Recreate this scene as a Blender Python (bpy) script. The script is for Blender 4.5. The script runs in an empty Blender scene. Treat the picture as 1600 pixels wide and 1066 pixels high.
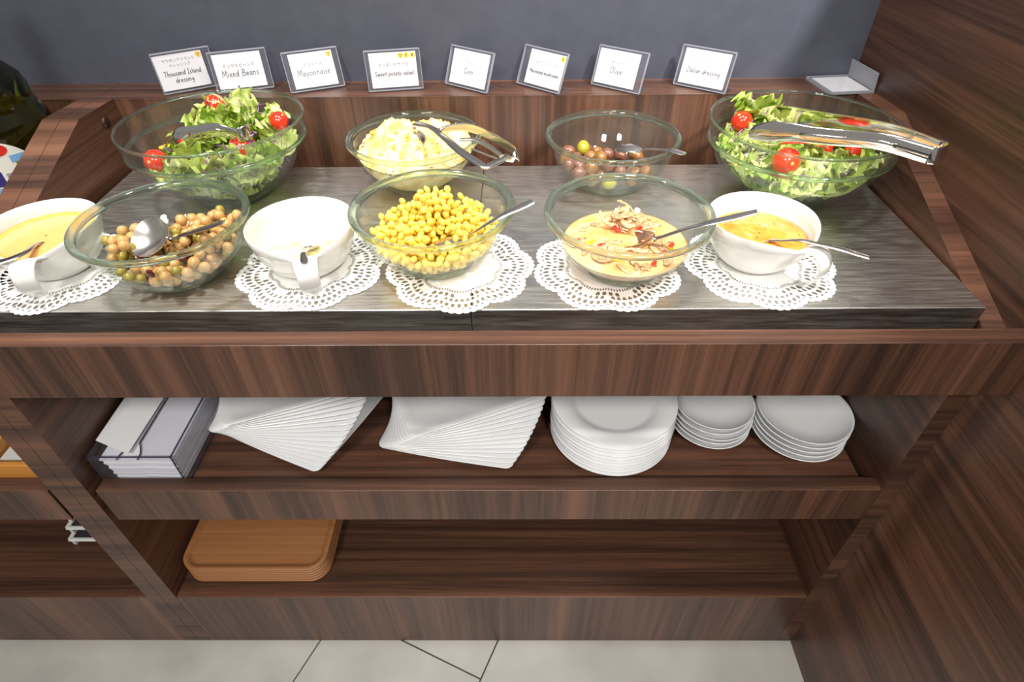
import bpy, math, random
import numpy as np
from mathutils import Vector, Matrix, noise as mnoise

SC = bpy.context.scene
COL = SC.collection
PI = math.pi

# ------------------------------------------------------------------ camera
CAM_LOC = Vector((.0656, -.52, 1.3079))
PITCH, YAW, ROLL, FPX = .7204, -.0132, -.0128, 917.24
fw = Vector((math.sin(YAW) * math.cos(PITCH), math.cos(YAW) * math.cos(PITCH), -math.sin(PITCH)))
rt = Vector((math.cos(YAW), -math.sin(YAW), 0))
up = rt.cross(fw)
r2 = math.cos(ROLL) * rt + math.sin(ROLL) * up
u2 = -math.sin(ROLL) * rt + math.cos(ROLL) * up
cd = bpy.data.cameras.new('camera')
cam = bpy.data.objects.new('camera', cd)
COL.objects.link(cam)
m = Matrix((r2, u2, -fw)).transposed().to_4x4()
m.translation = CAM_LOC
cam.matrix_world = m
cd.sensor_fit = 'HORIZONTAL'
cd.sensor_width = 36
cd.lens = FPX / 1600 * 36
cd.clip_start = .01
SC.camera = cam

# ------------------------------------------------------------------ world, lamps, exposure
w = bpy.data.worlds.new('room_light')
SC.world = w
w.use_nodes = True
w.node_tree.nodes['Background'].inputs[0].default_value = (1, .97, .94, 1)
w.node_tree.nodes['Background'].inputs[1].default_value = .30


def area(name, loc, target, size, power, spread, color=(1, .97, .92)):
    l = bpy.data.lights.new(name, 'AREA')
    l.shape = 'DISK'
    l.size = size
    l.energy = power
    l.spread = math.radians(spread)
    l.color = color
    o = bpy.data.objects.new(name, l)
    COL.objects.link(o)
    o.location = loc
    o.rotation_euler = (Vector(target) - Vector(loc)).to_track_quat('-Z', 'Y').to_euler()
    return o


area('downlight_offscreen', (-.6, .05, 2.5), (-.42, .15, .9), .2, 6.0, 80)
area('downlight_offscreen', (.22, .03, 2.5), (.2, .15, .9), .2, 4.6, 80)
area('downlight_offscreen', (1.02, -.45, 2.5), (.55, .5, 1.1), .16, 6.5, 56)
area('downlight_offscreen', (-.7, -1.6, 2.5), (-.35, 0, .5), .4, 15, 130)
area('downlight_offscreen', (.6, -1.6, 2.5), (.35, 0, .5), .4, 15, 130)
SC.view_settings.view_transform = 'Standard'
SC.view_settings.look = 'None'
SC.view_settings.gamma = 1
SC.view_settings.use_curve_mapping = False
SC.view_settings.exposure = .0
SC.cycles.transparent_max_bounces = 40
SC.cycles.max_bounces = 20
SC.cycles.transmission_bounces = 16


# ------------------------------------------------------------------ materials
def lin(c):
    return tuple(((v / 255) / 12.92 if v / 255 <= .04045 else ((v / 255 + .055) / 1.055) ** 2.4) for v in c) + (1,)


MATS = {}


def newmat(name):
    mt = bpy.data.materials.new(name)
    mt.use_nodes = True
    MATS[name] = mt
    return mt, mt.node_tree.nodes, mt.node_tree.links, mt.node_tree.nodes['Principled BSDF']


def ramp(nd, stops):
    r = nd.new('ShaderNodeValToRGB')
    e = r.color_ramp.elements
    while len(e) < len(stops):
        e.new(.5)
    for k, (p, c) in enumerate(stops):
        e[k].position = p
        e[k].color = lin(c)
    return r


def tex(nd, lk, scale=(1, 1, 1), ns=5, detail=3, rough=.6, distort=0, coord='Object'):
    tc = nd.new('ShaderNodeTexCoord')
    mp = nd.new('ShaderNodeMapping')
    mp.inputs['Scale'].default_value = scale
    n = nd.new('ShaderNodeTexNoise')
    n.inputs['Scale'].default_value = ns
    n.inputs['Detail'].default_value = detail
    n.inputs['Roughness'].default_value = rough
    n.inputs['Distortion'].default_value = distort
    lk.new(tc.outputs[coord], mp.inputs[0])
    lk.new(mp.outputs[0], n.inputs['Vector'])
    return n


def plain(name, c, rough=.4, metal=0, coat=0, spec=.5, sss=0):
    mt, nd, lk, b = newmat(name)
    b.inputs['Base Color'].default_value = lin(c)
    b.inputs['Roughness'].default_value = rough
    b.inputs['Metallic'].default_value = metal
    b.inputs['Coat Weight'].default_value = coat
    b.inputs['Specular IOR Level'].default_value = spec
    if sss:
        b.inputs['Subsurface Weight'].default_value = sss
        b.inputs['Subsurface Radius'].default_value = (.004, .003, .002)
    return mt


def mottled(name, stops, ns=60, rough=.35, sss=0, bump=0, bns=200, coat=0, scale=(1, 1, 1), detail=3):
    mt, nd, lk, b = newmat(name)
    n = tex(nd, lk, scale, ns, detail)
    r = ramp(nd, stops)
    lk.new(n.outputs['Fac'], r.inputs[0])
    lk.new(r.outputs[0], b.inputs['Base Color'])
    b.inputs['Roughness'].default_value = rough
    b.inputs['Coat Weight'].default_value = coat
    if sss:
        b.inputs['Subsurface Weight'].default_value = sss
        b.inputs['Subsurface Radius'].default_value = (.006, .004, .002)
    if bump:
        n2 = tex(nd, lk, scale, bns, 3)
        bp_ = nd.new('ShaderNodeBump')
        bp_.inputs['Strength'].default_value = bump
        bp_.inputs['Distance'].default_value = .002
        lk.new(n2.outputs['Fac'], bp_.inputs['Height'])
        lk.new(bp_.outputs[0], b.inputs['Normal'])
    return mt


def wood(name, axis, stops, rough=.38, fine=1.0):
    """laminate with grain running along one axis"""
    mt, nd, lk, b = newmat(name)
    i = 'xyz'.index(axis)

    def sc(al, ac):
        v = [ac] * 3
        v[i] = al
        return tuple(v)
    broad = tex(nd, lk, sc(.35, 11), 1, 2, .5, .3)
    mid = tex(nd, lk, sc(1.0, 55), 1, 4, .65, .6)
    fib = tex(nd, lk, sc(14, 420), 1, 2, .5)
    a = nd.new('ShaderNodeMath'); a.operation = 'MULTIPLY'; a.inputs[1].default_value = .42
    c = nd.new('ShaderNodeMath'); c.operation = 'MULTIPLY_ADD'; c.inputs[1].default_value = .48
    d = nd.new('ShaderNodeMath'); d.operation = 'MULTIPLY_ADD'; d.inputs[1].default_value = .12 * fine
    lk.new(broad.outputs['Fac'], a.inputs[0])
    lk.new(mid.outputs['Fac'], c.inputs[0]); lk.new(a.outputs[0], c.inputs[2])
    lk.new(fib.outputs['Fac'], d.inputs[0]); lk.new(c.outputs[0], d.inputs[2])
    r = ramp(nd, stops)
    lk.new(d.outputs[0], r.inputs[0])
    lk.new(r.outputs[0], b.inputs['Base Color'])
    b.inputs['Roughness'].default_value = rough
    bp_ = nd.new('ShaderNodeBump')
    bp_.inputs['Strength'].default_value = .12
    bp_.inputs['Distance'].default_value = .001
    lk.new(fib.outputs['Fac'], bp_.inputs['Height'])
    lk.new(bp_.outputs[0], b.inputs['Normal'])
    return mt


WAL = [(.36, (46, 30, 23)), (.47, (71, 47, 36)), (.55, (94, 63, 48)), (.68, (120, 82, 62))]
for ax in 'xyz':
    wood('walnut_' + ax, ax, WAL)
wood('walnut_wall', 'y', WAL, .36)
wood('tray_wood', 'x', [(.35, (138, 90, 54)), (.55, (160, 108, 68)), (.7, (178, 126, 84))], .4)
wood('box_wood', 'x', [(.35, (196, 128, 56)), (.55, (218, 152, 76)), (.7, (230, 170, 96))], .45)

# painted blue-grey wall
mottled('blue_paint', [(.3, (66, 68, 80)), (.7, (72, 74, 87))], 30, .55, bump=.08, bns=500)

# brushed, scratched steel
mt, nd, lk, b = newmat('steel_sheet')
n1 = tex(nd, lk, (6, 90, 90), 3, 5, .7)
n2 = tex(nd, lk, (1, 1, 1), 7, 4, .6, .5)
r = ramp(nd, [(.3, (196, 192, 186)), (.7, (222, 219, 214))])
lk.new(n2.outputs['Fac'], r.inputs[0]); lk.new(r.outputs[0], b.inputs['Base Color'])
mr = nd.new('ShaderNodeMapRange')
mr.inputs['From Min'].default_value = .3; mr.inputs['From Max'].default_value = .7
mr.inputs['To Min'].default_value = .28; mr.inputs['To Max'].default_value = .5
lk.new(n1.outputs['Fac'], mr.inputs[0]); lk.new(mr.outputs[0], b.inputs['Roughness'])
b.inputs['Metallic'].default_value = 1
tc = nd.new('ShaderNodeTexCoord')
mp = nd.new('ShaderNodeMapping'); mp.inputs['Rotation'].default_value = (0, 0, .35); mp.inputs['Scale'].default_value = (22, 420, 1)
vs = nd.new('ShaderNodeTexNoise'); vs.inputs['Scale'].default_value = 1; vs.inputs['Detail'].default_value = 2
lk.new(tc.outputs['Object'], mp.inputs[0]); lk.new(mp.outputs[0], vs.inputs['Vector'])
bp_ = nd.new('ShaderNodeBump'); bp_.inputs['Strength'].default_value = .3; bp_.inputs['Distance'].default_value = .0006
lk.new(vs.outputs['Fac'], bp_.inputs['Height']); lk.new(bp_.outputs[0], b.inputs['Normal'])

plain('cutlery_steel', (212, 207, 200), .24, 1)
plain('polished_steel', (222, 218, 212), .09, 1)
plain('porcelain', (214, 212, 207), .13, 0, .4)
plain('plate_white', (238, 239, 240), .2, 0, .3)
plain('paper', (226, 225, 223), .8)
plain('napkin_paper', (236, 236, 238), .85)
plain('ink', (62, 60, 62), .8)
plain('pale_ink', (104, 101, 105), .8)
plain('sticker', (250, 196, 78), .6)
plain('sticker_mark', (120, 62, 22), .6)
plain('dark_gap', (18, 13, 11), .7)
plain('dark_plug', (46, 26, 19), .4)
plain('white_metal', (216, 216, 214), .3)
plain('dark_mesh', (52, 50, 52), .5)
plain('doily_paper', (246, 245, 242), .8)
plain('grout', (70, 64, 58), .9)
mottled('floor_tile', [(.3, (160, 157, 151)), (.7, (178, 175, 168))], 6, .3, bump=.03, bns=120)


def glass(name, c, ior=1.48, rough=0.0):
    mt, nd, lk, b = newmat(name)
    b.inputs['Base Color'].default_value = lin(c)
    b.inputs['Roughness'].default_value = rough
    b.inputs['Transmission Weight'].default_value = 1
    b.inputs['IOR'].default_value = ior
    return mt




def thin_glass(name, c, refl=1.0, film=None, haze=0):
    """thin clear wall: clear transmission plus Fresnel reflection, with a faint film"""
    mt, nd, lk, b = newmat(name)
    nd.remove(b)
    out = nd['Material Output']
    t = nd.new('ShaderNodeBsdfTransparent'); t.inputs[0].default_value = lin(c)
    g = nd.new('ShaderNodeBsdfGlossy'); g.inputs['Roughness'].default_value = .03
    ge = nd.new('ShaderNodeNewGeometry')
    dt = nd.new('ShaderNodeVectorMath'); dt.operation = 'DOT_PRODUCT'
    lk.new(ge.outputs['Normal'], dt.inputs[0]); lk.new(ge.outputs['Incoming'], dt.inputs[1])
    ab = nd.new('ShaderNodeMath'); ab.operation = 'ABSOLUTE'
    lk.new(dt.outputs['Value'], ab.inputs[0])
    sb = nd.new('ShaderNodeMath'); sb.operation = 'SUBTRACT'; sb.inputs[0].default_value = 1; sb.use_clamp = True
    lk.new(ab.outputs[0], sb.inputs[1])
    pw = nd.new('ShaderNodeMath'); pw.operation = 'POWER'; pw.inputs[1].default_value = 4.5
    lk.new(sb.outputs[0], pw.inputs[0])
    mm = nd.new('ShaderNodeMath'); mm.operation = 'MULTIPLY_ADD'; mm.inputs[1].default_value = .7 * refl; mm.inputs[2].default_value = .04 * refl
    mx = nd.new('ShaderNodeMixShader')
    lk.new(pw.outputs[0], mm.inputs[0]); lk.new(mm.outputs[0], mx.inputs[0])
    lk.new(t.outputs[0], mx.inputs[1]); lk.new(g.outputs[0], mx.inputs[2])
    last = mx
    if film:
        d = nd.new('ShaderNodeBsdfDiffuse'); d.inputs[0].default_value = lin(film)
        m2 = nd.new('ShaderNodeMixShader'); m2.inputs[0].default_value = haze
        lk.new(mx.outputs[0], m2.inputs[1]); lk.new(d.outputs[0], m2.inputs[2])
        last = m2
    lk.new(last.outputs[0], out.inputs[0])
    return mt


thin_glass('bowl_glass', (250, 252, 250), .8, (228, 230, 224), .012)
thin_glass('rim_glass', (232, 240, 232), 1.2, (224, 232, 224), .03)
nt = MATS['rim_glass'].node_tree
gb = nt.nodes.new('ShaderNodeBsdfGlass'); gb.inputs['Color'].default_value = lin((238, 248, 240)); gb.inputs['IOR'].default_value = 1.42
mo = nt.nodes['Material Output']; prev = mo.inputs[0].links[0].from_socket
mg = nt.nodes.new('ShaderNodeMixShader'); mg.inputs[0].default_value = .55
nt.links.new(prev, mg.inputs[1]); nt.links.new(gb.outputs[0], mg.inputs[2]); nt.links.new(mg.outputs[0], mo.inputs[0])
thin_glass('acrylic', (252, 252, 254), .8, (220, 220, 228), .02)
thin_glass('acrylic_edge', (196, 198, 208), 1.0, (225, 226, 232), .3)
thin_glass('smoky_edge', (120, 112, 140), 1.0, (110, 104, 130), .3)

# bottle
glass('green_glass', (118, 140, 40), 1.5, .02)


def leaf_mat(name, stops, ns=26):
    mt, nd, lk, b = newmat(name)
    out = nd['Material Output']
    n = tex(nd, lk, (1, 1, 1), ns, 4, .6)
    r = ramp(nd, stops)
    lk.new(n.outputs['Fac'], r.inputs[0]); lk.new(r.outputs[0], b.inputs['Base Color'])
    b.inputs['Roughness'].default_value = .38
    t = nd.new('ShaderNodeBsdfTranslucent'); lk.new(r.outputs[0], t.inputs[0])
    mx = nd.new('ShaderNodeMixShader'); mx.inputs[0].default_value = .28
    lk.new(b.outputs[0], mx.inputs[1]); lk.new(t.outputs[0], mx.inputs[2])
    lk.new(mx.outputs[0], out.inputs[0])
    n2 = tex(nd, lk, (1, 1, 1), 120, 3)
    bp_ = nd.new('ShaderNodeBump'); bp_.inputs['Strength'].default_value = .5; bp_.inputs['Distance'].default_value = .002
    lk.new(n2.outputs['Fac'], bp_.inputs['Height']); lk.new(bp_.outputs[0], b.inputs['Normal'])


leaf_mat('leaf_green', [(.3, (96, 134, 30)), (.5, (150, 178, 62)), (.68, (206, 216, 120))])
leaf_mat('leaf_pale', [(.3, (170, 192, 80)), (.5, (208, 220, 128)), (.68, (236, 238, 184))])
leaf_mat('leaf_red', [(.34, (92, 52, 44)), (.46, (122, 124, 46)), (.6, (176, 190, 92))])
leaf_mat('leaf_stem', [(.3, (216, 224, 168)), (.6, (242, 242, 214))])
leaf_mat('cabbage_purple', [(.35, (104, 44, 118)), (.5, (150, 84, 160)), (.62, (224, 200, 224))], 90)
plain('tomato_skin', (214, 50, 22), .16, 0, .5, sss=.15)
plain('tomato_cut', (226, 78, 44), .25, 0, .3, sss=.2)
plain('pepper_yellow', (240, 186, 34), .25, 0, .2, sss=.15)
plain('pepper_red', (216, 52, 30), .25, 0, .2, sss=.15)
mottled('chickpea_tan', [(.3, (172, 128, 72)), (.7, (204, 162, 100))], 70, .3, .15, coat=.2)
mottled('pea_olive', [(.3, (132, 116, 40)), (.7, (166, 146, 62))], 70, .3, .15, coat=.2)
plain('kidney_red', (104, 18, 28), .2, 0, .4)
mottled('corn_yellow', [(.3, (246, 198, 50)), (.7, (252, 226, 112))], 40, .28, .2, coat=.25)
mottled('potato_mash', [(.3, (188, 140, 60)), (.43, (224, 194, 110)), (.58, (236, 220, 164))], 55, .55, .2, .6, 260)
plain('potato_skin', (150, 104, 120), .5)
plain('potato_orange', (232, 178, 76), .45, sss=.15)
mottled('olive_brown', [(.3, (116, 74, 36)), (.7, (160, 112, 58))], 60, .22, .1, coat=.4)
mottled('olive_purple', [(.3, (96, 58, 48)), (.7, (140, 92, 70))], 60, .22, .1, coat=.4)
mottled('olive_green', [(.3, (138, 134, 28)), (.7, (178, 168, 52))], 60, .22, .1, coat=.4)
mottled('marinade', [(.3, (214, 142, 76)), (.5, (228, 172, 110)), (.7, (238, 198, 146))], 30, .22, .2, coat=.4)
mottled('mushroom', [(.3, (150, 108, 72)), (.55, (204, 164, 118)), (.75, (230, 200, 158))], 120, .35, .1, coat=.2)
plain('onion_pale', (238, 214, 170), .3, 0, .2, sss=.2)
plain('herb', (52, 50, 26), .6)
mottled('thousand_sauce', [(.3, (232, 172, 100)), (.7, (238, 186, 118))], 20, .2, .2, coat=.4)
plain('thousand_ring', (240, 172, 58), .25, 0, .3)
mottled('italian_oil', [(.3, (204, 122, 34)), (.5, (220, 146, 56)), (.7, (232, 172, 88))], 24, .08, .15, coat=.6)
mottled('mayonnaise', [(.35, (222, 210, 132)), (.6, (238, 231, 190))], 40, .3, .2, coat=.2)
for nm, c in (('label_white', (228, 224, 214)), ('label_red', (206, 44, 34)), ('label_blue', (52, 44, 116)), ('label_sky', (120, 168, 210)), ('label_green', (104, 130, 50)), ('label_grey', (150, 148, 156))):
    plain(nm, c, .45)


# ------------------------------------------------------------------ geometry helpers
ORD = ['lowest', 'second', 'third', 'fourth', 'fifth', 'sixth', 'seventh', 'eighth', 'ninth', 'tenth', 'eleventh', 'twelfth', 'thirteenth', 'fourteenth', 'fifteenth', 'sixteenth']


def stack_rank(k, n):
    return ('topmost of the ' if k == n - 1 else 'lowest of the ' if k == 0 else ORD[k] + ' up in the ')


class MB:
    def __init__(s):
        s.v = []; s.f = []; s.m = []; s.cur = 0

    def add(s, vs, fs, mi=None):
        o = len(s.v)
        s.v += [tuple(p) for p in vs]
        s.f += [tuple(i + o for i in q) for q in fs]
        s.m += [s.cur if mi is None else mi] * len(fs)
        return s

    def box(s, x0, x1, y0, y1, z0, z1, mi=None):
        vs = [(x, y, z) for x in (x0, x1) for y in (y0, y1) for z in (z0, z1)]
        return s.add(vs, [(0, 1, 3, 2), (4, 6, 7, 5), (0, 4, 5, 1), (2, 3, 7, 6), (0, 2, 6, 4), (1, 5, 7, 3)], mi)

    def prism(s, poly, x0, x1, mi=None):
        """polygon in (y, z) pulled along x"""
        n = len(poly)
        vs = [(x0, y, z) for y, z in poly] + [(x1, y, z) for y, z in poly]
        fs = [tuple(range(n)), tuple(reversed(range(n, 2 * n)))]
        fs += [(i, i + n, (i + 1) % n + n, (i + 1) % n) for i in range(n)]
        return s.add(vs, fs, mi)

    def lathe(s, prof, n=64, c=(0, 0, 0), closed=False, mi=None, a0=0, a1=None, rz=None):
        full = a1 is None
        k = n if full else n + 1
        vs = []; fs = []
        for r, z in prof:
            for j in range(k):
                t = a0 + (2 * PI if full else a1 - a0) * j / n
                vs.append((c[0] + r * math.cos(t), c[1] + r * math.sin(t), c[2] + z + (rz(t, r, z) if rz else 0)))
        P = len(prof)
        for i in range(P if closed else P - 1):
            i2 = (i + 1) % P
            for j in range(n):
                j2 = (j + 1) % k if full else j + 1
                fs.append((i * k + j, i * k + j2, i2 * k + j2, i2 * k + j))
        return s.add(vs, fs, mi)

    def sweep(s, pts, ws, ts, upv, n=10, mi=None, power=1.0, cup=0):
        """ribbon with a rounded section through points; ws half widths, ts half thickness"""
        P = [Vector(p) for p in pts]
        vs = []; fs = []
        N = len(P)
        for i in range(N):
            t = (P[min(i + 1, N - 1)] - P[max(i - 1, 0)]).normalized()
            u_ = upv[i] if isinstance(upv, list) else upv
            u_ = Vector(u_)
            side = t.cross(u_)
            if side.length < 1e-5:
                side = t.cross(Vector((1, 0, 0)))
            side.normalize()
            nn = side.cross(t).normalized()
            for j in range(n):
                a = 2 * PI * j / n
                ca, sa = math.cos(a), math.sin(a)
                ca = math.copysign(abs(ca) ** power, ca); sa = math.copysign(abs(sa) ** power, sa)
                vs.append(P[i] + side * (ca * ws[i]) + nn * (sa * ts[i] - cup * (1 - ca * ca) * ws[i]))
        for i in range(N - 1):
            for j in range(n):
                fs.append((i * n + j, i * n + (j + 1) % n, (i + 1) * n + (j + 1) % n, (i + 1) * n + j))
        fs.append(tuple(reversed(range(n))))
        fs.append(tuple(range((N - 1) * n, N * n)))
        return s.add(vs, fs, mi)

    def ball(s, c, r, seg=14, rings=9, mi=None, sc=(1, 1, 1), bend=0):
        vs = [(c[0], c[1], c[2] - r * sc[2])]
        for i in range(1, rings):
            p = -PI / 2 + PI * i / rings
            for j in range(seg):
                t = 2 * PI * j / seg
                x = r * sc[0] * math.cos(p) * math.cos(t)
                y = r * sc[1] * math.cos(p) * math.sin(t)
                if bend:
                    y += bend * x * x / r
                vs.append((c[0] + x, c[1] + y, c[2] + r * sc[2] * math.sin(p)))
        vs.append((c[0], c[1], c[2] + r * sc[2]))
        L = len(vs) - 1
        fs = [(0, 1 + (j + 1) % seg, 1 + j) for j in range(seg)]
        for i in range(rings - 2):
            for j in range(seg):
                a = 1 + i * seg + j; b_ = 1 + i * seg + (j + 1) % seg
                fs.append((a, b_, b_ + seg, a + seg))
        o = 1 + (rings - 2) * seg
        fs += [(o + j, o + (j + 1) % seg, L) for j in range(seg)]
        return s.add(vs, fs, mi)

    def mesh(s, name, mats, smooth=False):
        me = bpy.data.meshes.new(name)
        me.from_pydata(s.v, [], s.f)
        for mn in ([mats] if isinstance(mats, str) else mats):
            me.materials.append(MATS[mn])
        me.polygons.foreach_set('material_index', s.m)
        if smooth:
            me.polygons.foreach_set('use_smooth', [True] * len(s.f))
        me.update()
        return me

    def build(s, name, mats, parent=None, smooth=False, bevel=0, auto=None):
        me = s.mesh(name, mats, smooth)
        o = link(bpy.data.objects.new(name, me), parent)
        if auto is not None and smooth:
            me.set_sharp_from_angle(angle=math.radians(auto))
        if bevel:
            b_ = o.modifiers.new('bevel', 'BEVEL'); b_.width = bevel; b_.segments = 2; b_.limit_method = 'ANGLE'
        return o


def link(o, parent=None):
    COL.objects.link(o)
    if parent is not None:
        o.parent = parent
        o.matrix_parent_inverse = Matrix.Translation(-parent.location) if parent.get('world_parts') else Matrix()
    return o


def tag(o, label, cat, group=None, kind=None):
    o['label'] = label; o['category'] = cat
    if group: o['group'] = group
    if kind: o['kind'] = kind
    return o


def thing(name, label, cat, loc=(0, 0, 0), group=None, rotz=0, world=False):
    """Empty at the base; world=True when the parts' coordinates are given in the room's frame"""
    o = bpy.data.objects.new(name, None)
    o.empty_display_size = .02
    COL.objects.link(o)
    o.location = loc
    o.rotation_euler = (0, 0, rotz)
    if world: o['world_parts'] = True
    return tag(o, label, cat, group)


def struct(o):
    o['kind'] = 'structure'
    return o


def wood_by_normal(o, side):
    """faces across x get one grain, other faces another: side = dict axis->material index"""
    for p in o.data.polygons:
        n = p.normal
        k = max(range(3), key=lambda q: abs(n[q]))
        p.material_index = side[k]


def catmull(pts, n=8):
    P = [Vector(p) for p in pts]
    P = [P[0] * 2 - P[1]] + P + [P[-1] * 2 - P[-2]]
    out = []
    for i in range(1, len(P) - 2):
        for k in range(n):
            t = k / n
            a, b_, c, d = P[i - 1], P[i], P[i + 1], P[i + 2]
            out.append(.5 * ((2 * b_) + (c - a) * t + (2 * a - 5 * b_ + 4 * c - d) * t * t + (3 * b_ - a - 3 * c + d) * t ** 3))
    out.append(P[-2])
    return out


def interp(xs, ys, x):
    return float(np.interp(x, xs, ys))


rng = random.Random(7)

# ------------------------------------------------------------------ setting
XR, XL, T = .642, -.594, .0277
YW = .536
FH = 1.36           # height of the wood partition on the right
wm = MB().box(-3.2, XR + .03, YW, YW + .1, 0, 2.6)
o = struct(wm.build('wall_back', 'blue_paint'))
o['label'] = 'blue-grey painted wall behind the counter'
o = struct(MB().box(XR, XR + .05, -1.3, YW, 0, FH).build('wall_right', 'walnut_wall'))
o['label'] = 'dark walnut partition wall with horizontal grain beside the counter'
o = struct(MB().box(-3.2, 3, -3, YW + .1, -.02, -.004).build('floor', 'grout'))
o['label'] = 'pale stone tile floor with dark joints'
# floor tiles turned about 24 degrees, laid in running columns
ang = math.atan2(-.034, -.077)
du = Vector((math.sin(ang), math.cos(ang), 0)) * -1     # along the columns
du = Vector((.404, .915, 0)).normalized()
dv = Vector((du.y, -du.x, 0))
TLg, G = .6, .0016
p_l1 = Vector((-.362, -.005, 0))
# the joint across the narrow column passes through (-.173, -.005)
j0 = (Vector((-.173, -.005, 0)) - p_l1).dot(du)
COLS = [(-2.0, .30), (-1.31, .08), (-.655, .574), (0, 0), (.348, .52), (1.0, .1), (1.66, 0)]
for ci in range(len(COLS) - 1):
    v0, sh = COLS[ci]
    wd = COLS[ci + 1][0] - v0
    tile_me = MB().box(G, wd - G, G, TLg - G, -.004, 0).mesh('floor_tile', 'floor_tile')
    for ri in range(-5, 3):
        base = p_l1 + dv * v0 + du * (j0 + sh + ri * TLg)
        c = base + dv * wd / 2 + du * TLg / 2
        if -2.8 < c.x < 1.2 and -2.4 < c.y < .3:
            t_ = bpy.data.objects.new('floor_tile', tile_me)
            COL.objects.link(t_); t_.parent = o
            t_.matrix_local = Matrix.Translation(base) @ Matrix((dv, du, Vector((0, 0, 1)))).transposed().to_4x4()

# ------------------------------------------------------------------ the counter
ZL, YL = .979, .458


def side_profile():
    return [(0, 0), (0, .852), (.362, .982), (YL, ZL), (YW - .0005, ZL), (YW - .0005, 0)]


def side_panel(parent, x0, x1, name='side_panel'):
    o = MB().prism(side_profile(), x0, x1).build(name, ['walnut_y', 'walnut_x', 'walnut_x'], parent)
    wood_by_normal(o, {0: 0, 1: 2, 2: 1})
    return o


def board(parent, name, x0, x1, y0, y1, z0, z1, top='walnut_x', front='walnut_z', side='walnut_y', bevel=.0007):
    o = MB().box(x0, x1, y0, y1, z0, z1).build(name, [side, front, top], parent, bevel=bevel)
    wood_by_normal(o, {0: 0, 1: 1, 2: 2})
    return o


ctr = thing('salad_counter', 'dark walnut buffet counter with open shelves beside the wood partition', 'counter', (0, .2, 0), world=True)
lp = side_panel(ctr, XL - T, XL)
rp = side_panel(ctr, XR - T, XR)
board(ctr, 'back_panel', XL, XR - T, YL + .0004, YW - .001, .0, ZL - .002)
board(ctr, 'back_ledge', XL, XR - T, YL, YW, ZL - .002, ZL, 'walnut_x', bevel=0)
board(ctr, 'front_rail', -1.9, XR, -.0402, -.0158, .7987, .8812, 'walnut_x', 'walnut_z')
board(ctr, 'worktop_deck', XL, XR - T, .012, YL, .80, .835)
board(ctr, 'shelf', XL + .004, XR - T - .007, .024, YL, .502, .525)
board(ctr, 'shelf_rail', -.5815, XR - T, 0, .024, .4695, .5487, 'walnut_x', 'walnut_z')
board(ctr, 'bottom_shelf', XL, XR - T, .0015, YL, .17, .198)
board(ctr, 'kick_panel', XL, XR - T, 0, .02, .0, .1975, 'walnut_x', 'walnut_z')
pl = MB().ball((0, 0, 0), .009, 16, 10, sc=(.5, 1, 1)).build('screw_cap', 'dark_plug', ctr, smooth=True)
pl.matrix_parent_inverse = Matrix.Translation(-ctr.location)
pl.location = (XL + .001, .415, .957)

nb = thing('side_counter', 'neighbouring walnut counter holding the green bottle and cutlery box', 'counter', (-1.2, .2, 0), world=True)
NX = XL - T - .0008
side_panel(nb, NX - T, NX)
board(nb, 'back_panel', -1.9, NX - T, YL + .0004, YW - .001, 0, ZL - .002)
board(nb, 'back_ledge', -1.9, NX - T, YL, YW, ZL - .002, ZL, 'walnut_x', bevel=0)
board(nb, 'worktop', -1.9, NX - T, .03, YL, .83, .868)
board(nb, 'shelf', -1.9, NX - T - .004, .024, YL, .502, .525)
board(nb, 'shelf_rail', -1.9, NX - T - .006, 0, .024, .4695, .5487, 'walnut_x', 'walnut_z')
board(nb, 'bottom_shelf', -1.9, NX - T, .0015, YL, .17, .198)
board(nb, 'kick_panel', -1.9, NX - T, 0, .02, 0, .1975, 'walnut_x', 'walnut_z')

ZS = .882
SF = .0205
FK = 0.9682      # size of bowls and their contents against the drawn profiles


def steel_plate(x0, x1, label):
    m_ = MB().box(x0, x1, SF, .4085, .836, ZS)
    o = m_.build('steel_plate', 'steel_sheet', bevel=.0012)
    return tag(o, label, 'steel plate', 'steel plates on the counter')


steel_plate(-.5760, .0100, 'brushed steel cooling plate under the mayonnaise and mixed beans bowls')
steel_plate(.0112, .6105, 'brushed steel cooling plate under the olive and mushroom bowls')


# ------------------------------------------------------------------ bowls
def prof_small(s=1.0):
    outer = [(0, .0022), (.040, .002), (.044, .0), (.049, .001), (.056, .0055), (.072, .0195), (.0865, .0395), (.0945, .059), (.0975, .0735)]
    inner = [(.0945, .0735), (.0915, .059), (.0835, .041), (.069, .0235), (.053, .011), (.042, .0075), (0, .007)]
    return outer, inner


SM_IN = [(0, .007), (.042, .0075), (.053, .011), (.069, .0235), (.0835, .041), (.0915, .059), (.0945, .0735), (.098, .082)]
BG_IN = [(0, .007), (.056, .0075), (.074, .017), (.1015, .044), (.117, .069), (.1235, .0835), (.1265, .085), (.130, .1154)]


def zin(prof, r):
    return interp([p[0] for p in prof], [p[1] for p in prof], r)


def rin(prof, z):
    return interp([p[1] for p in prof], [p[0] for p in prof], z)


def glass_bowl(loc, label):
    t = thing('glass_bowl', label, 'bowl', loc, 'round glass serving bowls on the steel plates')
    t.scale = (FK,) * 3
    outer, inner = prof_small()
    MB().lathe(outer, 96).lathe(inner, 96).build('bowl_wall', 'bowl_glass', t, smooth=True)
    MB().lathe([(.0975, .0735), (.1030, .0752), (.1048, .0785), (.1040, .0815), (.1010, .0825), (.0975, .0818), (.0950, .0790), (.0945, .0735)], 96, closed=True).build('rim', 'rim_glass', t, smooth=True)
    MB().lathe([(.040, .0018), (.0445, -.0000), (.0495, .0012), (.0475, .0042), (.042, .0046)], 72, closed=True).build('foot', 'rim_glass', t, smooth=True)
    return t


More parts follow.
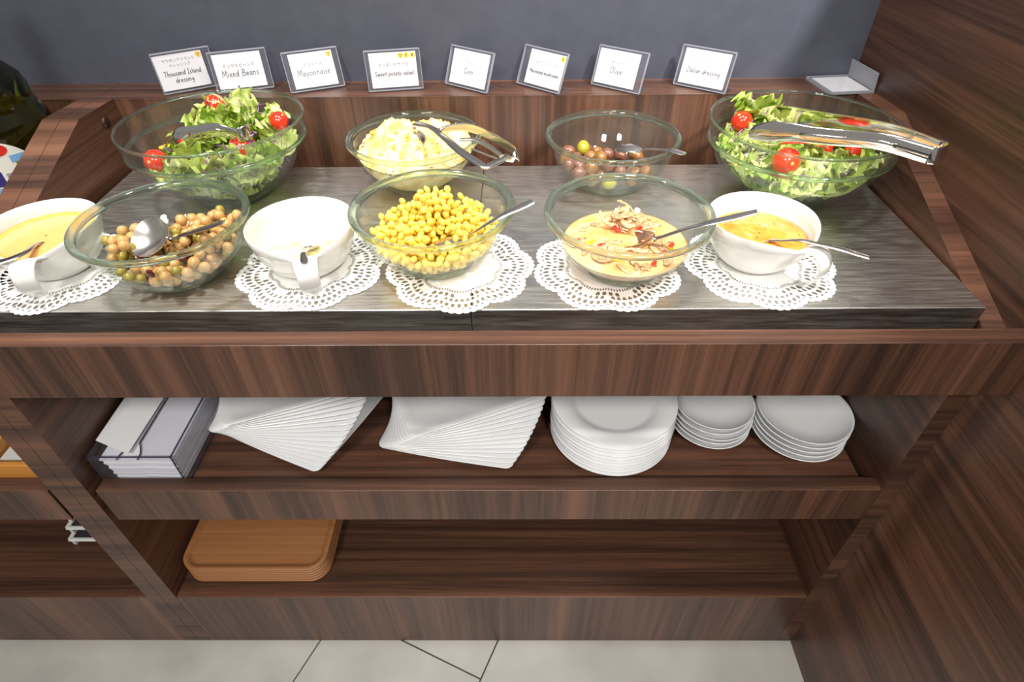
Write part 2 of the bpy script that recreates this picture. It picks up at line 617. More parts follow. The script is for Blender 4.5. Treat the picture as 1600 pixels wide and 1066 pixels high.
def salad_bowl(loc, label):
    t = thing('salad_bowl', label, 'bowl', loc, 'large glass salad bowls')
    t.scale = (FK,) * 3
    outer = [(0, .002), (.050, .002), (.056, 0), (.062, .002), (.078, .013), (.1055, .041), (.1215, .066), (.1285, .0815), (.1295, .086), (.1337, .1125)]
    inner = [(.1300, .1125), (.1265, .087), (.1235, .0835), (.117, .069), (.1015, .044), (.074, .017), (.056, .0075), (0, .007)]
    MB().lathe(outer, 112).lathe(inner, 112).build('bowl_wall', 'bowl_glass', t, smooth=True)
    MB().lathe([(.1337, .1120), (.1342, .1142), (.1330, .1156), (.1310, .1156), (.1298, .1140), (.1300, .1120)], 112, closed=True).build('rim', 'rim_glass', t, smooth=True)
    MB().lathe([(.1280, .0800), (.1312, .0825), (.1310, .0860), (.1286, .0880), (.1262, .0862), (.1240, .0825)], 112, closed=True).build('ring', 'rim_glass', t, smooth=True)
    MB().lathe([(.050, .0018), (.0565, 0), (.0625, .0015), (.060, .0046), (.053, .005)], 72, closed=True).build('foot', 'rim_glass', t, smooth=True)
    return t


LIFT = .0012
B = dict(saladL=(-0.3776, 0.3290), potato=(-0.0897, 0.3465), olive=(0.2091, 0.3446), saladR=(0.4701, 0.3046),
         beans=(-0.3610, 0.1030), corn=(-0.0381, 0.1255), mush=(0.1986, 0.1088), mayo=(-0.2012, 0.1161), ital=(0.3676, 0.1219), thou=(-0.5241, 0.1161))
BZ = {k: ZS + (LIFT + .0004 if k in ('corn', 'mush', 'mayo', 'ital', 'thou') else 0) for k in B}
salad_bowl((*B['saladL'], ZS), 'large glass bowl of mixed salad beside the screw cap on the side panel')
salad_bowl((*B['saladR'], ZS), 'large glass bowl of mixed salad with long tongs beside the wood partition')
glass_bowl((*B['potato'], BZ['potato']), 'glass bowl heaped with pale yellow sweet potato salad')
glass_bowl((*B['olive'], BZ['olive']), 'glass bowl holding a few olives and a spoon')
glass_bowl((*B['beans'], BZ['beans']), 'glass bowl of mixed beans with a steel ladle')
glass_bowl((*B['corn'], BZ['corn']), 'glass bowl of yellow sweetcorn on a paper doily')
glass_bowl((*B['mush'], BZ['mush']), 'glass bowl of orange marinated mushrooms on a paper doily')


def sauce_bowl(key, hang, label):
    c = (*B[key], BZ[key])
    t = thing('sauce_bowl', label, 'bowl', c, 'white sauce bowls with curled handles')
    t.scale = (FK,) * 3
    H, R = .064, .0685

    def dip(th, r, z):
        d = (th - hang + PI) % (2 * PI) - PI
        k = max(0, (z - .02) / (H - .02))
        return -.013 * math.exp(-(d / .55) ** 2) * k * k
    prof = [(0, .003), (.030, .003), (.032, 0), (.036, 0), (.040, .003), (.052, .014), (.0615, .031), (.0665, .050), (R, H - .001), (R - .0012, H + .0004), (R - .0028, H - .001),
            (.0635, .050), (.0585, .032), (.049, .016), (.036, .0065), (0, .005)]
    MB().lathe(prof, 96, rz=dip).build('bowl_wall', 'porcelain', t, smooth=True)
    path = [(.0640, .0485), (.071, .0525), (.080, .0535), (.0895, .0485), (.0945, .038), (.0935, .026), (.0885, .0165), (.085, .0115)]
    P = catmull([(r * math.cos(hang), r * math.sin(hang), z) for r, z in path], 6)
    n = len(P)
    ws = [interp([0, .2, .55, .85, 1], [.021, .0155, .0128, .0118, .007], i / (n - 1)) for i in range(n)]
    ups = []
    for i in range(n):
        tg = (P[min(i + 1, n - 1)] - P[max(i - 1, 0)]).normalized()
        sd = Vector((-math.sin(hang), math.cos(hang), 0))
        ups.append(tg.cross(sd) * -1)
    MB().sweep(P, ws, [.0022] * n, ups, 14, power=.7).build('handle', 'porcelain', t, smooth=True)
    return t


sauce_bowl('thou', math.radians(-74), 'white porcelain bowl of creamy orange dressing with a curled handle')
sauce_bowl('mayo', math.radians(-72), 'white porcelain bowl of mayonnaise with a curled handle')
sauce_bowl('ital', math.radians(-54), 'white porcelain bowl of amber Italian dressing with a curled handle')
SAUCE_IN = [(0, .005), (.036, .0065), (.049, .016), (.0585, .032), (.0635, .050), (.0655, .062)]


# sauces
def sauce(key, zt, mat, name, label, lump=0, ring=None, seed=0):
    c = (*B[key], BZ[key])
    m_ = MB()
    prof = [(0, .0055), (.034, .0068), (.048, .0163), (.0575, .0315)]
    prof = [p for p in prof if p[1] < zt - .003]
    R = rin(SAUCE_IN, zt) - .0006
    prof.append((rin(SAUCE_IN, zt - .002) - .0009, zt - .002))
    rr = [R * f for f in (1, .97, .9, .8, .68, .55, .42, .28, .14, .02)]
    prof += [(r_, zt - (.0008 if i == 0 else 0)) for i, r_ in enumerate(rr)]

    def rz(th, r, z):
        if z < zt - .001 or r > R * .96: return 0
        x, y = r * math.cos(th), r * math.sin(th)
        return lump * (mnoise.noise(Vector((x * 60 + seed, y * 60, 3))) + .5 * mnoise.noise(Vector((x * 140, y * 140 + seed, 1)))) * min(1, (R - r) / .01)
    m_.lathe(prof, 72, rz=rz)
    o = m_.build(name, mat, smooth=True)
    o.location = c; o.scale = (FK,) * 3
    tag(o, label, 'sauce')
    return o


o = sauce('thou', .046, 'thousand_sauce', 'thousand_island_dressing', 'creamy orange thousand island dressing filling a white bowl', .0004)
R_ = rin(SAUCE_IN, .046) - .0006
MB().lathe([(R_ - .008, .0462), (R_ - .0045, .0466), (R_ - .0006, .047), (R_ - .001, .0455)], 72).build('oil_ring', 'thousand_ring', o, smooth=True)
sauce('mayo', .022, 'mayonnaise', 'mayonnaise', 'pale mayonnaise scraped low in a white bowl', .0035, seed=4)
o = sauce('ital', .040, 'italian_oil', 'italian_dressing', 'amber oily dressing with herb specks in a white bowl', .0003)
m_ = MB()
for k in range(60):
    a, r_ = rng.random() * 6.28, .054 * math.sqrt(rng.random())
    m_.ball((r_ * math.cos(a), r_ * math.sin(a), .0403), rng.uniform(.0003, .0007), 5, 4)
s_ = m_.build('herb_specks', 'herb', o); s_['kind'] = 'stuff'
m_ = MB()
for k in range(26):
    a, r_ = rng.random() * 6.28, .05 * math.sqrt(rng.random())
    m_.ball((r_ * math.cos(a), r_ * math.sin(a), .0400), rng.uniform(.0008, .0022), 8, 5, sc=(1, 1, .3))
s_ = m_.build('oil_bubbles', 'italian_oil', o, smooth=True); s_['kind'] = 'stuff'


# ------------------------------------------------------------------ doilies
def doily_mesh():
    NA, NR, R = 640, 56, .098
    def rad(t):
        lob = abs(math.cos(4 * t)) ** .8
        sc = abs(math.sin(32 * t))
        return R * (.885 + .10 * lob + .022 * sc)
    vs = []; fs = []
    for i in range(NR + 1):
        v = .12 + .88 * i / NR
        for j in range(NA):
            t = 2 * PI * j / NA
            r_ = rad(t) * v if v > .55 else v * (R * .9 * (1 - v / .55) + rad(t) * (v / .55))
            z = .0006 * (1 + math.sin(3 * t + 5 * v)) * v * v
            vs.append((r_ * math.cos(t), r_ * math.sin(t), z))

    def ell(fu, fv, a, b_):
        return ((fu - .5) / a) ** 2 + ((fv - .5) / b_) ** 2 < 1

    def hole(u, v):
        lob = abs(math.cos(PI * 8 * u))          # 1 on a lobe, 0 in a notch
        f = lambda n, s_=0: (u * n + s_) % 1
        if .52 < v < .585: return ell(f(96), (v - .52) / .065, .32, .42)
        if .605 < v < .69: return ell(f(48), (v - .605) / .085, .34, .46) and lob < .8
        if .70 < v < .77: return ell(f(64, .5), (v - .70) / .07, .36, .44) and lob > .25
        if .785 < v < .88: return ell(f(64), (v - .785) / .095, .31, .47)
        if .905 < v < .94: return ell(f(64, .5), (v - .905) / .035, .22, .5)
        return False
    for i in range(NR):
        v = .12 + .88 * (i + .5) / NR
        for j in range(NA):
            u = (j + .5) / NA
            if hole(u, v): continue
            j2 = (j + 1) % NA
            fs.append((i * NA + j, i * NA + j2, (i + 1) * NA + j2, (i + 1) * NA + j))
    c = len(vs); vs.append((0, 0, 0))
    fs += [(j, (j + 1) % NA, c) for j in range(NA)]
    return MB().add(vs, fs).mesh('paper_doily', 'doily_paper')


DM = doily_mesh()
for i, (x, y, a, lb) in enumerate([(-0.5200, 0.1074, .2, 'white lace paper doily under the bowl of orange dressing'), (-0.1983, 0.1112, .35, 'white lace paper doily under the mayonnaise bowl'),
                                   (-0.0076, 0.1074, .1, 'white lace paper doily under the sweetcorn bowl'), (0.1793, 0.1074, .3, 'white lace paper doily under the marinated mushroom bowl'),
                                   (0.3748, 0.1112, .0, 'white lace paper doily under the amber dressing bowl')]):
    o = bpy.data.objects.new('paper_doily', DM)
    COL.objects.link(o)
    o.location = (x, y, ZS + .0003 + .0002 * (i % 2)); o.rotation_euler.z = a; o.scale = (FK,) * 3
    if i == 0:
        o.data = DM.copy()
        Mw = Matrix.LocRotScale(o.location, o.rotation_euler, o.scale); Mi = Mw.inverted()
        for v in o.data.vertices:
            p = Mw @ v.co
            ex = -.584 - p.x
            if ex > 0:
                q = min(ex / .008, PI / 2)
                p.x = -.584 - .0085 * math.sin(q); p.z += .0085 * (1 - math.cos(q)) + max(0, ex - .0126)
            v.co = Mi @ p
    tag(o, lb, 'doily', 'paper doilies on the steel plates')


# ------------------------------------------------------------------ packing loose food into a bowl
def pack(prof, n, rad, pick, seed, trials=14, zmax=.2):
    """drop n balls one by one into the bowl; pick(rng,k) proposes an (x,y); the lowest of a few trials wins"""
    rg = random.Random(seed)
    P = np.zeros((n, 4))
    pr = np.array(prof)
    cnt = 0
    for k in range(n):
        r_ = rad(k)
        best = None
        for _ in range(trials):
            x, y = pick(rg, k)
            d = math.hypot(x, y)
            if d > pr[-1, 0] - r_ * 1.3: continue
            # floor: stay clear of the curved wall
            z = max(np.interp(d + r_ * q, pr[:, 0], pr[:, 1]) + r_ * math.sqrt(max(0, 1 - q * q)) for q in (0, .4, .7, .9, 1)) + .0013
            if cnt:
                dd = (P[:cnt, 0] - x) ** 2 + (P[:cnt, 1] - y) ** 2
                rr = (P[:cnt, 3] + r_) * .93
                mk = dd < rr ** 2
                if mk.any():
                    z = max(z, float((P[:cnt, 2][mk] + np.sqrt(rr[mk] ** 2 - dd[mk])).max()))
            if best is None or z < best[2]: best = (x, y, z)
        if best is None or best[2] > zmax: continue
        P[cnt] = (*best, r_); cnt += 1
    return P[:cnt]


def disc(R, cx=0, cy=0):
    def f(rg, k):
        a = rg.random() * 2 * PI; q = R * math.sqrt(rg.random())
        return cx + q * math.cos(a), cy + q * math.sin(a)
    return f


def instance(me, name, loc, rot, sc, label, cat, group):
    o = bpy.data.objects.new(name, me)
    COL.objects.link(o)
    o.location = loc; o.rotation_euler = rot; o.scale = (sc * FK,) * 3
    return tag(o, label, cat, group)


def rot3(rg):
    return (rg.random() * 6.28, rg.random() * 6.28, rg.random() * 6.28)


# mixed beans
def chick():
    m_ = MB().ball((0, 0, 0), 1, 14, 10, sc=(1.05, .95, .95))
    vs = []
    for x, y, z in m_.v:
        k = 1 + .07 * mnoise.noise(Vector((x * 1.6, y * 1.6, z * 1.6)))
        if x > .8: k += .12 * (x - .8) / .25
        vs.append((x * k, y * k, z * k * (1 - .06 * math.exp(-(y * 5) ** 2))))
    m_.v = vs
    return m_


CH = chick().mesh('chickpea', 'chickpea_tan', True)
PEA = MB().ball((0, 0, 0), 1, 14, 10, sc=(1.0, .96, .9)).mesh('green_pea', 'pea_olive', True)
KID = MB().ball((0, 0, 0), 1, 16, 10, sc=(1.5, .8, .72), bend=.25).mesh('kidney_bean', 'kidney_red', True)
bc = Vector((*B['beans'], BZ['beans']))


def pick_beans(rg, k):
    if k < 150: return disc(.080)(rg, k)
    if k < 205: return disc(.040, .042, .016)(rg, k)
    return disc(.030, -.052, .0)(rg, k)


PB = pack(SM_IN, 232, lambda k: .0060 + .0012 * ((k * 37) % 10) / 10, pick_beans, 3)
rg = random.Random(11)
for x, y, z, r_ in PB:
    q = rg.random()
    left = x < -.01
    if (bc + FK * Vector((x, y, z)) - Vector((-.3752, .0970, .9355))).length < .0235: continue
    if q < .09:
        instance(KID, 'kidney_bean', bc + FK * Vector((x, y, z)), rot3(rg), r_ * .74, 'dark red kidney bean among the mixed beans', 'bean', 'mixed beans in the glass bowl')
    elif q < (.62 if left else .25):
        instance(PEA, 'green_pea', bc + FK * Vector((x, y, z)), rot3(rg), r_ * 1.0, 'olive-green round bean among the mixed beans', 'bean', 'mixed beans in the glass bowl')
    else:
        instance(CH, 'chickpea', bc + FK * Vector((x, y, z)), rot3(rg), r_ * 1.06, 'tan chickpea among the mixed beans', 'bean', 'mixed beans in the glass bowl')

# olives
oc = Vector((*B['olive'], BZ['olive']))
OM = [MB().ball((0, 0, 0), 1, 18, 12, sc=(1, .97, 1.14)).mesh('olive', mn, True) for mn in ('olive_brown', 'olive_purple', 'olive_green')]


def pick_ol(rg, k):
    return disc(.074, -.008, 0)(rg, k) if k < 22 else disc(.040, -.040, .0)(rg, k)


PO = pack(SM_IN, 38, lambda k: .0094 + .0016 * ((k * 7) % 5) / 5, pick_ol, 5)
rg = random.Random(4)
for k, (x, y, z, r_) in enumerate(PO):
    q = rg.random(); i = 2 if k in (37, 8, 3, 20) else (1 if q < .35 else 0)
    instance(OM[i], 'olive', oc + FK * Vector((x, y, z)), rot3(rg), r_, ('tan-brown olive in the glass bowl', 'purplish olive in the glass bowl', 'green olive in the glass bowl')[i], 'olive', 'olives in the glass bowl')

# sweetcorn
kc = Vector((*B['corn'], BZ['corn']))


def kernel():
    m_ = MB().ball((0, 0, 0), 1, 8, 6, sc=(.92, .74, 1.1))
    m_.v = [(x * (1 + .22 * z), y * (1 + .15 * z), z) for x, y, z in m_.v]
    return m_


KM = kernel()
KME = KM.mesh('corn_kernel', 'corn_yellow', True)


def pick_corn(rg, k):
    if k < 520: return disc(.080)(rg, k)
    if k < 650: return disc(.062, .004, .010)(rg, k)
    return disc(.026, -.004, .026)(rg, k)


PC = pack(SM_IN, 690, lambda k: .0051, pick_corn, 8, trials=10)
eye = (CAM_LOC - kc) / FK
# those that nothing above or before them covers show largest
vis = []
for i, (x, y, z, r_) in enumerate(PC):
    p = np.array([x, y, z]); d = np.array(eye) - p; d /= np.linalg.norm(d)
    rel = PC[:, :3] - p
    along = rel @ d
    perp = np.linalg.norm(rel - np.outer(along, d), axis=1)
    cover = np.sum(np.clip(1 - perp / (r_ * 1.9), 0, 1) * (along > .001))
    vis.append(cover)
spn = (Vector((-.0268, .0978, .9250)) - kc) / FK
keep = [not (math.hypot((x - spn.x) / 1.35, y - spn.y) < .019 and z > spn.z - .008) for x, y, z, r_ in PC]
order = [i for i in np.argsort(vis) if keep[i]]
rg = random.Random(2)
rest = MB()
for rank, i in enumerate(order):
    x, y, z, r_ = PC[i]
    rt3 = rot3(rg)
    s_ = r_ * rg.uniform(.96, 1.1)
    if rank < 296:
        instance(KME, 'corn_kernel', kc + FK * Vector((x, y, z)), rt3, s_, 'plump yellow sweetcorn kernel in the glass bowl', 'corn kernel', 'sweetcorn kernels in the glass bowl')
    else:
        M_ = Matrix.LocRotScale(Vector((x, y, z)), __import__('mathutils').Euler(rt3), Vector((s_,) * 3))
        rest.add([M_ @ Vector(v) for v in KM.v], KM.f)
o = rest.build('sweetcorn', 'corn_yellow', smooth=True)
o.location = kc; o.scale = (FK,) * 3
tag(o, 'mass of yellow sweetcorn kernels filling the glass bowl', 'corn', kind='stuff')

# sweet potato salad
pc = Vector((*B['potato'], BZ['potato']))


def mound():
    vs = []; fs = []
    NA, NR = 150, 56
    Rm = .0915
    def top(x, y):
        d = math.hypot(x, y)
        h = .052 + .040 * math.exp(-((x + .032) ** 2 + (y - .024) ** 2) / .0020) + .026 * math.exp(-((x - .028) ** 2 + (y - .052) ** 2) / .0008) + .020 * math.exp(-((x - .066) ** 2 + (y - .034) ** 2) / .0006)
        h -= .012 * math.exp(-((x - .03) ** 2 + (y + .01) ** 2) / .0008)
        q = Vector((x, y, 0))
        n = mnoise.noise(q * 85) * .0065 + abs(mnoise.noise(q * 170 + Vector((9, 2, 0)))) * .0085 + mnoise.noise(q * 420) * .0022
        return h + n
    for i in range(NR + 1):
        f = i / NR
        for j in range(NA):
            t = 2 * PI * j / NA
            d = Rm * f * (1 + .012 * mnoise.noise(Vector((3 * math.cos(t), 3 * math.sin(t), 0))))
            x, y = d * math.cos(t), d * math.sin(t)
            z = top(x, y)
            z = min(z, .112)
            z = max(z, zin(SM_IN, d) + .001) if f < 1 else max(min(z, .058), .05)
            vs.append((x, y, z))
    # underside follows the bowl
    for i in range(1, 12):
        z = .054 * (1 - i / 11) + .0085
        d = rin(SM_IN, z) - .0012
        if i == 11: d = .004
        for j in range(NA):
            t = 2 * PI * j / NA
            k = d * (1 - .02 * abs(mnoise.noise(Vector((6 * math.cos(t), 6 * math.sin(t), z * 90)))))
            vs.append((k * math.cos(t), k * math.sin(t), z))
    cl = []
    for x, y, z in vs:
        d = math.hypot(x, y)
        rm = rin(SM_IN, max(z, .0085)) - .0014
        cl.append((x * rm / d, y * rm / d, z) if d > rm and z < .0825 else (x, y, z))
    vs = cl
    for i in range(NR + 11):
        for j in range(NA):
            j2 = (j + 1) % NA
            fs.append((i * NA + j, i * NA + j2, (i + 1) * NA + j2, (i + 1) * NA + j))
    return MB().add(vs, fs), top


mm_, mtop = mound()
o = mm_.build('sweet_potato_salad', 'potato_mash', smooth=True)
o.location = pc; o.scale = (FK,) * 3
tag(o, 'lumpy pale yellow sweet potato salad heaped in a glass bowl', 'potato salad')
rg = random.Random(9)
m1, m2 = MB(), MB()
for k in range(70):
    x, y = disc(.085)(rg, k)
    z = mtop(x, y)
    if k % 3 == 0: m1.ball((x, y, z), rg.uniform(.0012, .0026), 6, 5, sc=(1.3, 1, .5))
    else: m2.ball((x, y, z - .001), rg.uniform(.003, .0055), 8, 6, sc=(1.1, .9, .7))
s_ = m1.build('skin_flecks', 'potato_skin', o, smooth=True); s_['kind'] = 'stuff'
s_ = m2.build('potato_lumps', 'potato_orange', o, smooth=True); s_['kind'] = 'stuff'

# marinated mushrooms
mc = Vector((*B['mush'], BZ['mush']))


def marinade():
    vs = []; fs = []
    NA, NR = 120, 34
    zt = .037
    R = rin(SM_IN, zt) - .0010
    for i in range(NR + 1):
        f = i / NR
        for j in range(NA):
            t = 2 * PI * j / NA
            x, y = R * f * math.cos(t), R * f * math.sin(t)
            q = Vector((x, y, 0))
            z = zt + (1 - f ** 6) * (.006 * math.exp(-((x) ** 2 + (y - .03) ** 2) / .0012) + .0018 * mnoise.noise(q * 70) + .0009 * mnoise.noise(q * 160))
            vs.append((x, y, z))
    for i in range(1, 9):
        z = zt * (1 - i / 8) + .0082
        z = min(z, zt - .001)
        d = rin(SM_IN, z) - .0010 if i < 8 else .004
        for j in range(NA):
            t = 2 * PI * j / NA
            vs.append((d * math.cos(t), d * math.sin(t), z))
    for i in range(NR + 8):
        for j in range(NA):
            j2 = (j + 1) % NA
            fs.append((i * NA + j, i * NA + j2, (i + 1) * NA + j2, (i + 1) * NA + j))
    return MB().add(vs, fs)


o = marinade().build('mushroom_marinade', 'marinade', smooth=True)
o.location = mc; o.scale = (FK,) * 3
tag(o, 'creamy orange marinade pooled in the mushroom bowl', 'marinade')
rg = random.Random(21)
m_ = MB()
for k in range(110):
    x, y = disc(.074)(rg, k)
    m_.ball((x, y, .0355 + .006 * math.exp(-(x * x + (y - .03) ** 2) / .0012)), rg.uniform(.0005, .0011), 5, 4)
s_ = m_.build('herb_specks', 'herb', o); s_['kind'] = 'stuff'


def slice_mesh(L, W_, Tk, bend, mat, name, seed):
    n = 10
    P = [Vector((L * (i / (n - 1) - .5), bend * L * (1 - (2 * i / (n - 1) - 1) ** 2), .12 * L * mnoise.noise(Vector((i * .5, seed, 0))))) for i in range(n)]
    ws = [W_ * interp([0, .2, .6, 1], [.35, 1, .8, .5], i / (n - 1)) for i in range(n)]
    return MB().sweep(P, ws, [Tk] * n, Vector((0, 0, 1)), 8).mesh(name, mat, True)


SL = [slice_mesh(.022, .0042, .0014, .2, 'mushroom', 'mushroom_slice', 1), slice_mesh(.017, .0055, .0016, .1, 'mushroom', 'mushroom_slice', 2), slice_mesh(.026, .0028, .0012, .3, 'mushroom', 'mushroom_slice', 3)]
ON = slice_mesh(.024, .0012, .0008, .35, 'onion_pale', 'onion_strip', 4)
PR = slice_mesh(.010, .0040, .0018, .15, 'pepper_red', 'red_pepper_piece', 5)
PY = slice_mesh(.022, .0030, .0018, .12, 'pepper_yellow', 'yellow_pepper_strip', 6)
for k in range(62):
    if k < 16: x, y = disc(.020, .002, .034)(rg, k); z = .042 + .011 * rg.random() + .006
    else: x, y = disc(.066, 0, -.004)(rg, k); z = .0375 + rg.random() * .0022
    if k == 3: z += .006
    e = (rg.uniform(-.6, .6), rg.uniform(-.7, .7), rg.random() * 6.28) if k < 16 else (rg.uniform(-.2, .2), rg.uniform(-.15, .15), rg.random() * 6.28)
    instance(SL[k % 3], 'mushroom_slice', mc + FK * Vector((x, y, z)), e, rg.uniform(.9, 1.35), 'tan mushroom slice in the orange marinade', 'mushroom slice', 'mushroom slices in the marinade')
for k in range(9):
    x, y = disc(.026, .006, .032)(rg, k)
    instance(ON, 'onion_strip', mc + FK * Vector((x, y, .044 + .006 * rg.random())), (rg.uniform(-.4, .4), rg.uniform(-.4, .4), rg.random() * 6.28), 1, 'pale onion strip in the orange marinade', 'onion strip', 'onion strips in the marinade')
for x, y, z, a in [(.004, .020, .047, .3), (.022, .016, .044, 1.2), (-.030, -.010, .0365, .4), (.045, -.030, .0365, 2), (.058, -.012, .0365, 1), (-.008, .016, .046, 2.2), (-.055, .004, .036, .2), (.030, -.052, .0365, 1.4)]:
    instance(PR, 'red_pepper_piece', mc + FK * Vector((x, y, z)), (.2, -.15, a), 1.1, 'small red pepper piece in the orange marinade', 'pepper piece', 'pepper pieces in the marinade')
for x, y, z, a in [(-.022, -.044, .0372, -.25), (-.044, -.006, .0372, .8), (.052, -.022, .0372, -.6), (-.036, .05, .0365, .2)]:
    instance(PY, 'yellow_pepper_strip', mc + FK * Vector((x, y, z)), (.1, 0, a), 1.1, 'yellow pepper strip in the orange marinade', 'pepper strip', 'yellow pepper strips in the marinade')


# ------------------------------------------------------------------ salads
def leaf_mesh(seed, mat, W_=.05, L=.06, ruf=.010):
    rg = random.Random(seed)
    n = 19
    vs = []; fs = []
    o1 = Vector((seed * 3.1, seed * 1.7, 0))
    cu = rg.uniform(.3, 1.0)
    for i in range(n):
        v = i / (n - 1)
        wv = W_ * .5 * (.42 + .8 * math.sin(PI * min(1, .16 + v * .74)) ** .8)
        for j in range(n):
            u = 2 * j / (n - 1) - 1
            e = max(abs(u) ** 3, v ** 4)
            x = u * wv * (1 + .16 * mnoise.noise(Vector((u * 3, v * 6, seed))))
            y = (v - .5) * L * (1 + .10 * math.sin(u * 6 + seed))
            q = Vector((u * 2.6, v * 3.2, 0)) + o1
            fr = math.sin(17 * v + 3 * u + seed) * abs(u) + math.sin(14 * u + seed * 2) * v ** 3
            z = ruf * e * (1.2 * mnoise.noise(q * 2.2) + .62 * fr) + cu * .014 * u * u - .010 * cu * (v - .5) ** 2 * 4 + .004 * mnoise.noise(q * 3.5) - .003 * math.exp(-(u * 7) ** 2)
            vs.append((x, y, z))
    for i in range(n - 1):
        for j in range(n - 1):
            fs.append((i * n + j, i * n + j + 1, (i + 1) * n + j + 1, (i + 1) * n + j))
    return MB().add(vs, fs).mesh('lettuce_leaf', mat, True)


LEAF = [leaf_mesh(i, ['leaf_green', 'leaf_pale', 'leaf_red', 'leaf_pale', 'leaf_green', 'leaf_pale'][i % 6], .044 + .004 * (i % 4), .05 + .005 * (i % 3)) for i in range(12)]
STEM = [slice_mesh(.04, .006, .0022, .15, 'leaf_stem', 'lettuce_rib', 40 + i) for i in range(2)]


def shred(seed, mat, nm):
    rg = random.Random(seed)
    P = [Vector((0, 0, 0))]
    d = Vector((1, 0, 0))
    for i in range(6):
        d = (d + Vector((rg.uniform(-.5, .5), rg.uniform(-.6, .6), rg.uniform(-.4, .4)))).normalized()
        P.append(P[-1] + d * .006)
    c = sum(P, Vector()) / len(P)
    P = catmull([p - c for p in P], 2)
    return MB().sweep(P, [.0010] * len(P), [.0006] * len(P), Vector((0, 0, 1)), 5).mesh(nm, mat, True)


SHR = [shred(i, 'cabbage_purple', 'red_cabbage_shred') for i in range(5)]


def tomato(loc, r_, label, rot=(0, 0, 0), group='cherry tomatoes in the salads'):
    t = thing('cherry_tomato', label, 'tomato', loc, group)
    t.rotation_euler = rot
    MB().ball((0, 0, 0), r_, 24, 16, sc=(1, 1, .94)).build('flesh', 'tomato_skin', t, smooth=True)
    m_ = MB()
    m_.lathe([(0, r_ * .952), (r_ * .10, r_ * .948), (r_ * .13, r_ * .925), (r_ * .1, r_ * .9)], 10)
    m_.build('stem_scar', 'leaf_pale', t)
    return t


TOMATOES = [
    ((-0.3968, 0.3941, 0.9907), .0155, 'cherry tomato sitting on top of the heaped salad', (.5, -.4, 0)),
    ((-0.2884, 0.3515, 0.9810), .0140, 'cherry tomato half tucked into salad beside white lettuce', (.2, .7, 0)),
    ((-0.3319, 0.3047, 0.9616), .0190, 'big cherry tomato against the glass below the short tongs', (1.3, .2, 0)),
    ((-0.4452, 0.2699, 0.9558), .0165, 'cherry tomato against the glass beside yellow pepper pieces', (1.2, -.3, 0)),
    ((-0.4287, 0.3321, 0.9636), .0135, 'cherry tomato lying under the short tongs', (.4, 1, 0)),
    ((0.3971, 0.3465, 0.9771), .0150, 'cherry tomato on red cabbage beside the tip of the long tongs', (.3, -.6, 0)),
    ((0.4310, 0.2417, 0.9616), .0185, 'big cherry tomato against the glass under the long tongs', (1.3, .3, 0)),
    ((0.4978, 0.2884, 0.9616), .0145, 'cherry tomato under the arms of the long tongs', (.4, .4, 0)),
    ((0.5588, 0.3436, 0.9636), .0135, 'cherry tomato at the edge of salad behind the long tongs', (.2, 1, 0)),
    ((0.5375, 0.2787, 0.9578), .0120, 'small cherry tomato nearly hidden beneath the handle of the long tongs', (.2, 1, 0)),
]
for loc_, r_, lb_, rot_ in TOMATOES:
    tomato(loc_, r_, lb_, rot_)


def seat(o, c):
    """press a leaf, rib or shred against the bowl and off the tomatoes instead of through them"""
    o.data = o.data.copy()
    M_ = Matrix.LocRotScale(o.location, o.rotation_euler, o.scale)
    Mi = M_.inverted()
    near = [(Vector(tm[0]), tm[1] * 1.03) for tm in TOMATOES if (Vector(tm[0]) - o.location).length < .08]
    for v in o.data.vertices:
        wv = M_ @ v.co
        for tc_, tr_ in near:
            d_ = wv - tc_
            if d_.length < tr_: wv = tc_ + d_.normalized() * tr_
        p = (wv - c) / FK
        d = math.hypot(p.x, p.y)
        if d < .1:
            p.z = max(p.z, zin(BG_IN, d) + .0014)
        if p.z < .1175:
            p.z = max(p.z, .009)
            rm = rin(BG_IN, p.z) - .0016
            if d > rm: p.x *= rm / d; p.y *= rm / d
        v.co = Mi @ (c + FK * p)
    return o


